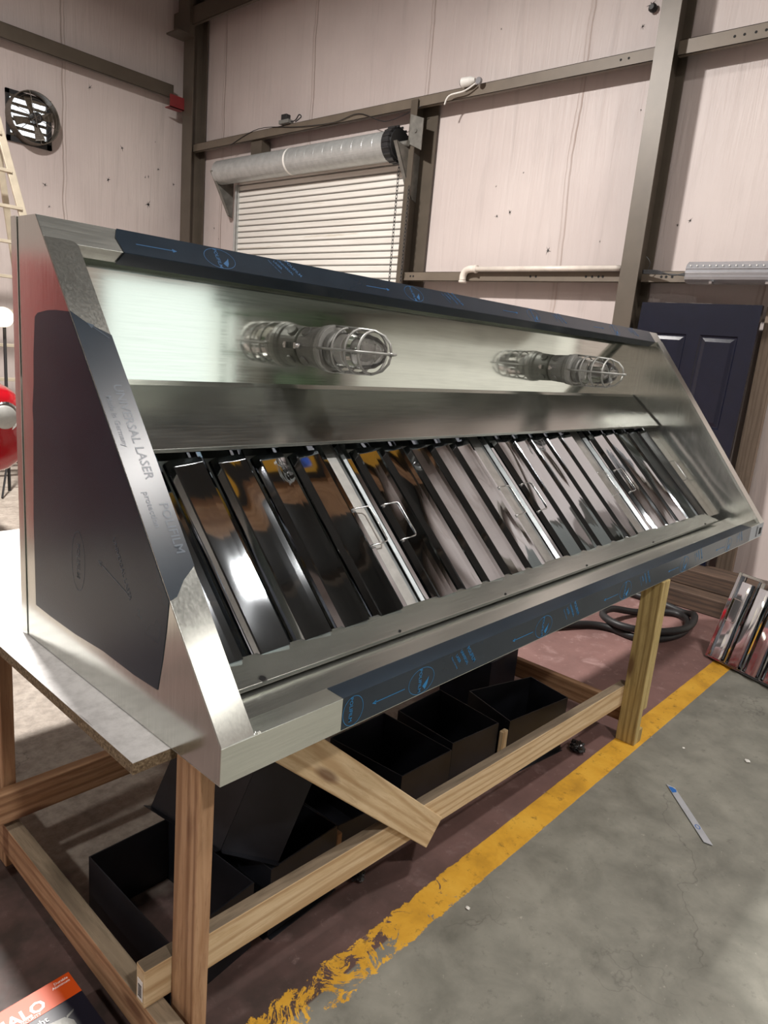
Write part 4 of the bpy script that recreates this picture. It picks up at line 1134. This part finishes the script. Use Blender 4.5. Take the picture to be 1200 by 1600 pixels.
for k in range(4):
    z_ = 2.41 + k * .008
    m_.tube(smooth_path([(5.16, 1.24, z_), (5.17, 1.36, z_ + .012 - .01 * k), (5.20, 1.50, z_ + .02), (5.24, 1.64, z_ + .03)]), .005, 6)
m_.tube(smooth_path([(5.24, 1.60, 2.46), (5.22, 1.58, 2.52), (5.22, 1.62, 2.57)]), .003, 6)
m_.done('lamp_cable', RUBBER, fx, smooth=True)
m_ = MB(); m_.tube(smooth_path([(5.25, 3.50, 2.375), (5.25, 3.50, 2.42), (5.25, 3.475, 2.465), (5.25, 3.42, 2.483), (5.25, 3.36, 2.483)]), .034, 14)
m_.tube([(5.25, 3.36, 2.483), (5.25, 3.34, 2.483)], .040, 14); m_.tube([(5.25, 3.50, 2.372), (5.25, 3.50, 2.352)], .040, 14)
m_.tube([(5.25, 3.36, 2.483), (5.25, 1.84, 2.483)], .024, 12)
tag(m_.done('drain_pipe', PVC, smooth=True), 'white plastic pipe with an elbow running along the lower girt', 'pipe')
fl_ = thing('flood_lamp', 'small white bullet flood lamp clamped on the upper girt', 'lamp', (5.25, 3.62, 4.19))
MB().lathe([(0, .035), (.01, .044), (.10, .040), (.13, .028), (.15, .018)], (5.24, 3.76, 4.205), (.1, -1, .06), 18).done('lamp_head', WHITE_PL, fl_, smooth=False)
MB().lathe([(-.004, .032), (0, .030)], (5.24, 3.762, 4.205), (.1, -1, .06), 18).done('lens', HOLE, fl_)
MB().lathe([(0, .030), (.012, .034), (.03, .03)], (5.25, 3.55, 4.19), (-1, 0, 0), 14).done('clamp', CLEARPL, fl_)
MB().tube(smooth_path([(5.25, 3.60, 4.18), (5.24, 3.72, 4.13), (5.24, 3.90, 4.115), (5.24, 3.95, 4.04)]), .008, 6).done('cord', WHITE_PL, fl_, smooth=True)
jb = thing('junction_box', 'grey junction box with black cap sitting on the upper girt above the roll-up door', 'electrical box', (5.28, 6.5, 4.19))
MB().box((5.25, 6.38, 4.192), (5.34, 6.56, 4.235)).done('box', GREY_CAST, jb, bevel=.003)
MB().box((5.26, 6.43, 4.236), (5.33, 6.53, 4.30)).done('cap', RUBBER, jb, bevel=.006)
MB().tube(smooth_path([(5.30, 6.38, 4.21), (5.30, 6.30, 4.22), (5.30, 6.24, 4.27), (5.30, 6.20, 4.24), (5.30, 6.30, 4.20)]), .007, 6).done('cable', RUBBER, jb, smooth=True)
m_ = MB(); m_.tube(smooth_path([(5.29, 7.6, 4.08), (5.29, 7.0, 4.205), (5.285, 6.2, 4.13), (5.285, 5.6, 4.10), (5.285, 5.2, 4.14), (5.285, 4.8, 4.01), (5.285, 4.45, 4.05), (5.285, 4.3, 4.086)]), .0045, 5)
tag(m_.done('loose_cable', RUBBER, smooth=True), 'thin dark cable drooping along the upper girt over the roll-up door', 'cable')
m_ = MB(); m_.box((5.33, 6.98, 3.92), (5.46, 7.20, 4.085)); struct(m_.done('trim_13', BEAM))
kn = MB(); kn.lathe([(0, .03), (.03, .035), (.05, .02)], (5.49, 2.02, 4.56), (-1, 0, 0), 10); tag(kn.done('sensor_knob', RUBBER), 'small black sensor fixed on the insulation high up left of the steel column', 'sensor')

# ------------------------------------------------------------------ exhaust fan in the left wall
fn = thing('wall_fan', 'square framed exhaust fan with daylight showing through its louvers', 'fan', (3.27, 8.95, 4.0))
fx0, fx1, fz0, fz1 = 2.99, 3.53, 3.72, 4.30; fc = Vector((3.27, 8.90, 4.02))
m_ = MB()
for lo, hi in (((fx0, 8.96, fz0), (fx1, 8.995, fz0 + .06)), ((fx0, 8.96, fz1 - .05), (fx1, 8.995, fz1)), ((fx0, 8.96, fz0), (fx0 + .04, 8.995, fz1)), ((fx1 - .06, 8.96, fz0), (fx1, 8.995, fz1))): m_.box(lo, hi)
m_.done('frame', RUBBER, fn)
MB().box((fx0 + .03, 8.990, fz0 + .04), (fx1 - .05, 8.997, fz1 - .04)).done('daylight_opening', SKY_ON, fn)
for k in range(6):
    m_ = MB(); z_ = fz0 + .065 + k * .087; m_.plate([(fx0 + .03, 8.985, z_), (fx1 - .05, 8.985, z_), (fx1 - .05, 8.965, z_ + .030), (fx0 + .03, 8.965, z_ + .030)], (0, .002, .002)); m_.done('louver', BEAM, fn)
m_ = MB()
m_.lathe([(0, .292), (0, .298), (.16, .298), (.16, .292)], (fc.x, 8.96, fc.z), (0, -1, 0), 40, cap=False); m_.done('drum', BEAM, fn)
m_ = MB(); yg = 8.80
for r in (.06, .11, .16, .21, .255, .29):
    m_.tube([(fc.x + r * math.cos(a), yg, fc.z + r * math.sin(a)) for a in [2*PI*k/36 for k in range(36)]], .0018, 5, closed=True)
for k in range(3):
    a = .75 + k * PI / 3; m_.tube([(fc.x + .295 * math.cos(a), yg, fc.z + .295 * math.sin(a)), (fc.x - .295 * math.cos(a), yg, fc.z - .295 * math.sin(a))], .004, 5)
m_.done('guard', BEAM, fn)
MB().lathe([(0, .05), (.02, .062), (.11, .062), (.13, .04)], (fc.x + .03, 8.93, fc.z + .01), (0, -1, 0), 20).done('motor', RUBBER, fn)
for k in range(4):
    a = .3 + k * PI / 2; u_ = Vector((math.cos(a), 0, math.sin(a))); v_ = Vector((-math.sin(a), 0, math.cos(a)))
    o_ = Vector((fc.x + .03, 8.93, fc.z + .01)); m_ = MB()
    m_.plate([o_ + u_ * .05 - v_ * .02, o_ + u_ * .24 - v_ * .05 + Vector((0, .02, 0)), o_ + u_ * .25 + v_ * .06 - Vector((0, .03, 0)), o_ + u_ * .05 + v_ * .03], (0, .002, 0)); m_.done('blade', BEAM, fn)

# ------------------------------------------------------------------ far left: step ladder, work light, red car, added unseen red cabinet
ld = thing('step_ladder', 'pale aluminium step ladder standing behind the left end of the hood', 'ladder', (1.9, 7.2, 0))
ALU = simple('worn_ladder_aluminium', srgb(190, 180, 160), .4, .5, .1, 9)
rx = lambda z: 2.33 + .21 * (2.68 - z)
lx_ = lambda z: 1.40 + .07 * z
board('rail', (rx(0), 7.0 - .45, 0), (rx(3.5), 7.0, 3.5), .075, .03, ALU, ld, side=(1, 0, 0))
board('rail', (lx_(0), 7.0 - .45, 0), (lx_(3.5), 7.0, 3.5), .075, .03, ALU, ld, side=(1, 0, 0))
board('rear_rail', (rx(0), 7.9, 0), (rx(3.5), 7.06, 3.5), .06, .03, ALU, ld, side=(1, 0, 0))
board('rear_rail', (lx_(0), 7.9, 0), (lx_(3.5), 7.06, 3.5), .06, .03, ALU, ld, side=(1, 0, 0))
for k in range(1, 11):
    z_ = k * .335; y_ = 7.0 - .45 * (1 - z_ / 3.5)
    board('step', (lx_(z_), y_, z_), (rx(z_), y_, z_), .075, .03, ALU, ld, side=(0, 1, 0))
wk = thing('work_light', 'glowing work light on a thin stand at the far left edge', 'lamp', (1.78, 6.0, 0))
MB().lathe([(-.02, .0), (-.02, .07), (.02, .085), (.02, 0)], (1.80, 6.0, 1.615), (-.55, -.8, 0), 24).done('lens', LAMP_ON, wk)
MB().lathe([(0, .02), (.0, .09), (.06, .08), (.09, .03)], (1.812, 6.018, 1.615), (.55, .8, 0), 24).done('lamp_head', GREY_CAST, wk)
MB().tube([(1.83, 6.05, 0), (1.83, 6.05, 1.55)], .015, 8).done('stand', RUBBER, wk)
for k in range(3):
    a = 2*PI*k/3; MB().tube([(1.83, 6.05, .35), (1.83 + .35 * math.cos(a), 6.05 + .35 * math.sin(a), .01)], .010, 6).done('leg', RUBBER, wk)

car = thing('car', 'red car with a round lamp parked behind the bench at the left edge', 'car', (.1, 5.8, 0))
def loft(mb, sections):
    rows = [[mb.bm.verts.new(p) for p in s] for s in sections]
    n_ = len(rows[0])
    for A_, B_ in zip(rows, rows[1:]):
        for i in range(n_): mb.face([A_[i], A_[(i+1) % n_], B_[(i+1) % n_], B_[i]])
    mb.face(list(reversed(rows[0]))); mb.face(rows[-1])
cx, hw = .335, .86
def sect(y, z0, z1, wl_, wu):   # rounded body cross-section
    return [(cx - wl_, y, z0), (cx + wl_, y, z0), (cx + wl_ + .02, y, (z0 + z1) / 2), (cx + wu, y, z1 - .06), (cx + wu - .12, y, z1), (cx - wu + .12, y, z1), (cx - wu, y, z1 - .06), (cx - wl_ - .02, y, (z0 + z1) / 2)]
m_ = MB(); loft(m_, [sect(3.90, .60, 1.06, .76, .74), sect(3.92, .55, 1.17, .85, .83), sect(4.10, .50, 1.24, .89, .87), sect(5.2, .34, 1.27, .87, .84), sect(7.0, .34, 1.28, .87, .84), sect(7.9, .36, 1.20, .85, .80), sect(8.1, .5, 1.0, .75, .7)])
o = m_.done('body', CAR_RED, car, smooth=True); ms = o.modifiers.new('sub', 'SUBSURF'); ms.levels = 2; ms.render_levels = 2
m_ = MB(); loft(m_, [[(cx - .70, 5.0, 1.24), (cx + .70, 5.0, 1.24), (cx + .70, 7.9, 1.20), (cx - .70, 7.9, 1.20)], [(cx - .58, 5.6, 1.72), (cx + .58, 5.6, 1.72), (cx + .58, 7.4, 1.72), (cx - .58, 7.4, 1.72)]])
m_.done('cabin_glass', CAR_BLACK, car, bevel=.03)
m_ = MB(); m_.box((cx - .58, 5.58, 1.70), (cx + .58, 7.42, 1.76)); m_.done('roof', CAR_RED, car, bevel=.02)
for sx_ in (-1, 1):
    xx = cx + sx_ * .70
    m_ = MB(); m_.lathe([(0, .105), (.03, .105), (.045, .092), (.035, .0)], (xx, 3.955, .99), (0, -1, 0), 28); m_.done('headlamp_rim', CHROME, car)
    m_ = MB(); m_.lathe([(.036, .090), (.052, .070), (.060, 0)], (xx, 3.955, .99), (0, -1, 0), 24); m_.done('headlamp', GUARD, car, smooth=True)
    for wy_ in (5.1, 7.1):
        m_ = MB(); m_.lathe([(-.10, .20), (-.10, .31), (-.08, .335), (.08, .335), (.10, .31), (.10, .20)], (cx + sx_ * .66, wy_, .336), (sx_, 0, 0), 32); m_.done('wheel', RUBBER, car)
m_ = MB(); m_.box((cx - .45, 3.90, .66), (cx + .45, 3.96, .92)); m_.done('grille', CAR_BLACK, car, bevel=.01)
cb = thing('tool_cabinet', 'tall red tool cabinet standing left of the car, mirrored in the hood end', 'cabinet', (-1.9, 4.2, 0))
CAB = simple('deep_red_cabinet', srgb(128, 22, 30), .35)  # unseen red mass put in to tint the hood end's reflection
MB().box((-2.7, 3.9, .08), (-1.30, 4.5, 2.05)).done('case', CAB, cb, bevel=.02)
for k in range(5): MB().box((-2.62, 3.875, .16 + k * .37), (-1.38, 3.899, .49 + k * .37)).done('drawer', CAB, cb, bevel=.006)
for k in range(5): MB().box((-2.4, 3.855, .42 + k * .37), (-1.45, 3.874, .445 + k * .37)).done('handle', CHROME, cb, bevel=.004)
for x_ in (-2.6, -1.40):
    for y_ in (3.98, 4.42): MB().lathe([(-.02, .04), (.02, .04)], (x_, y_, .04), (1, 0, 0), 16).done('caster', RUBBER, cb)
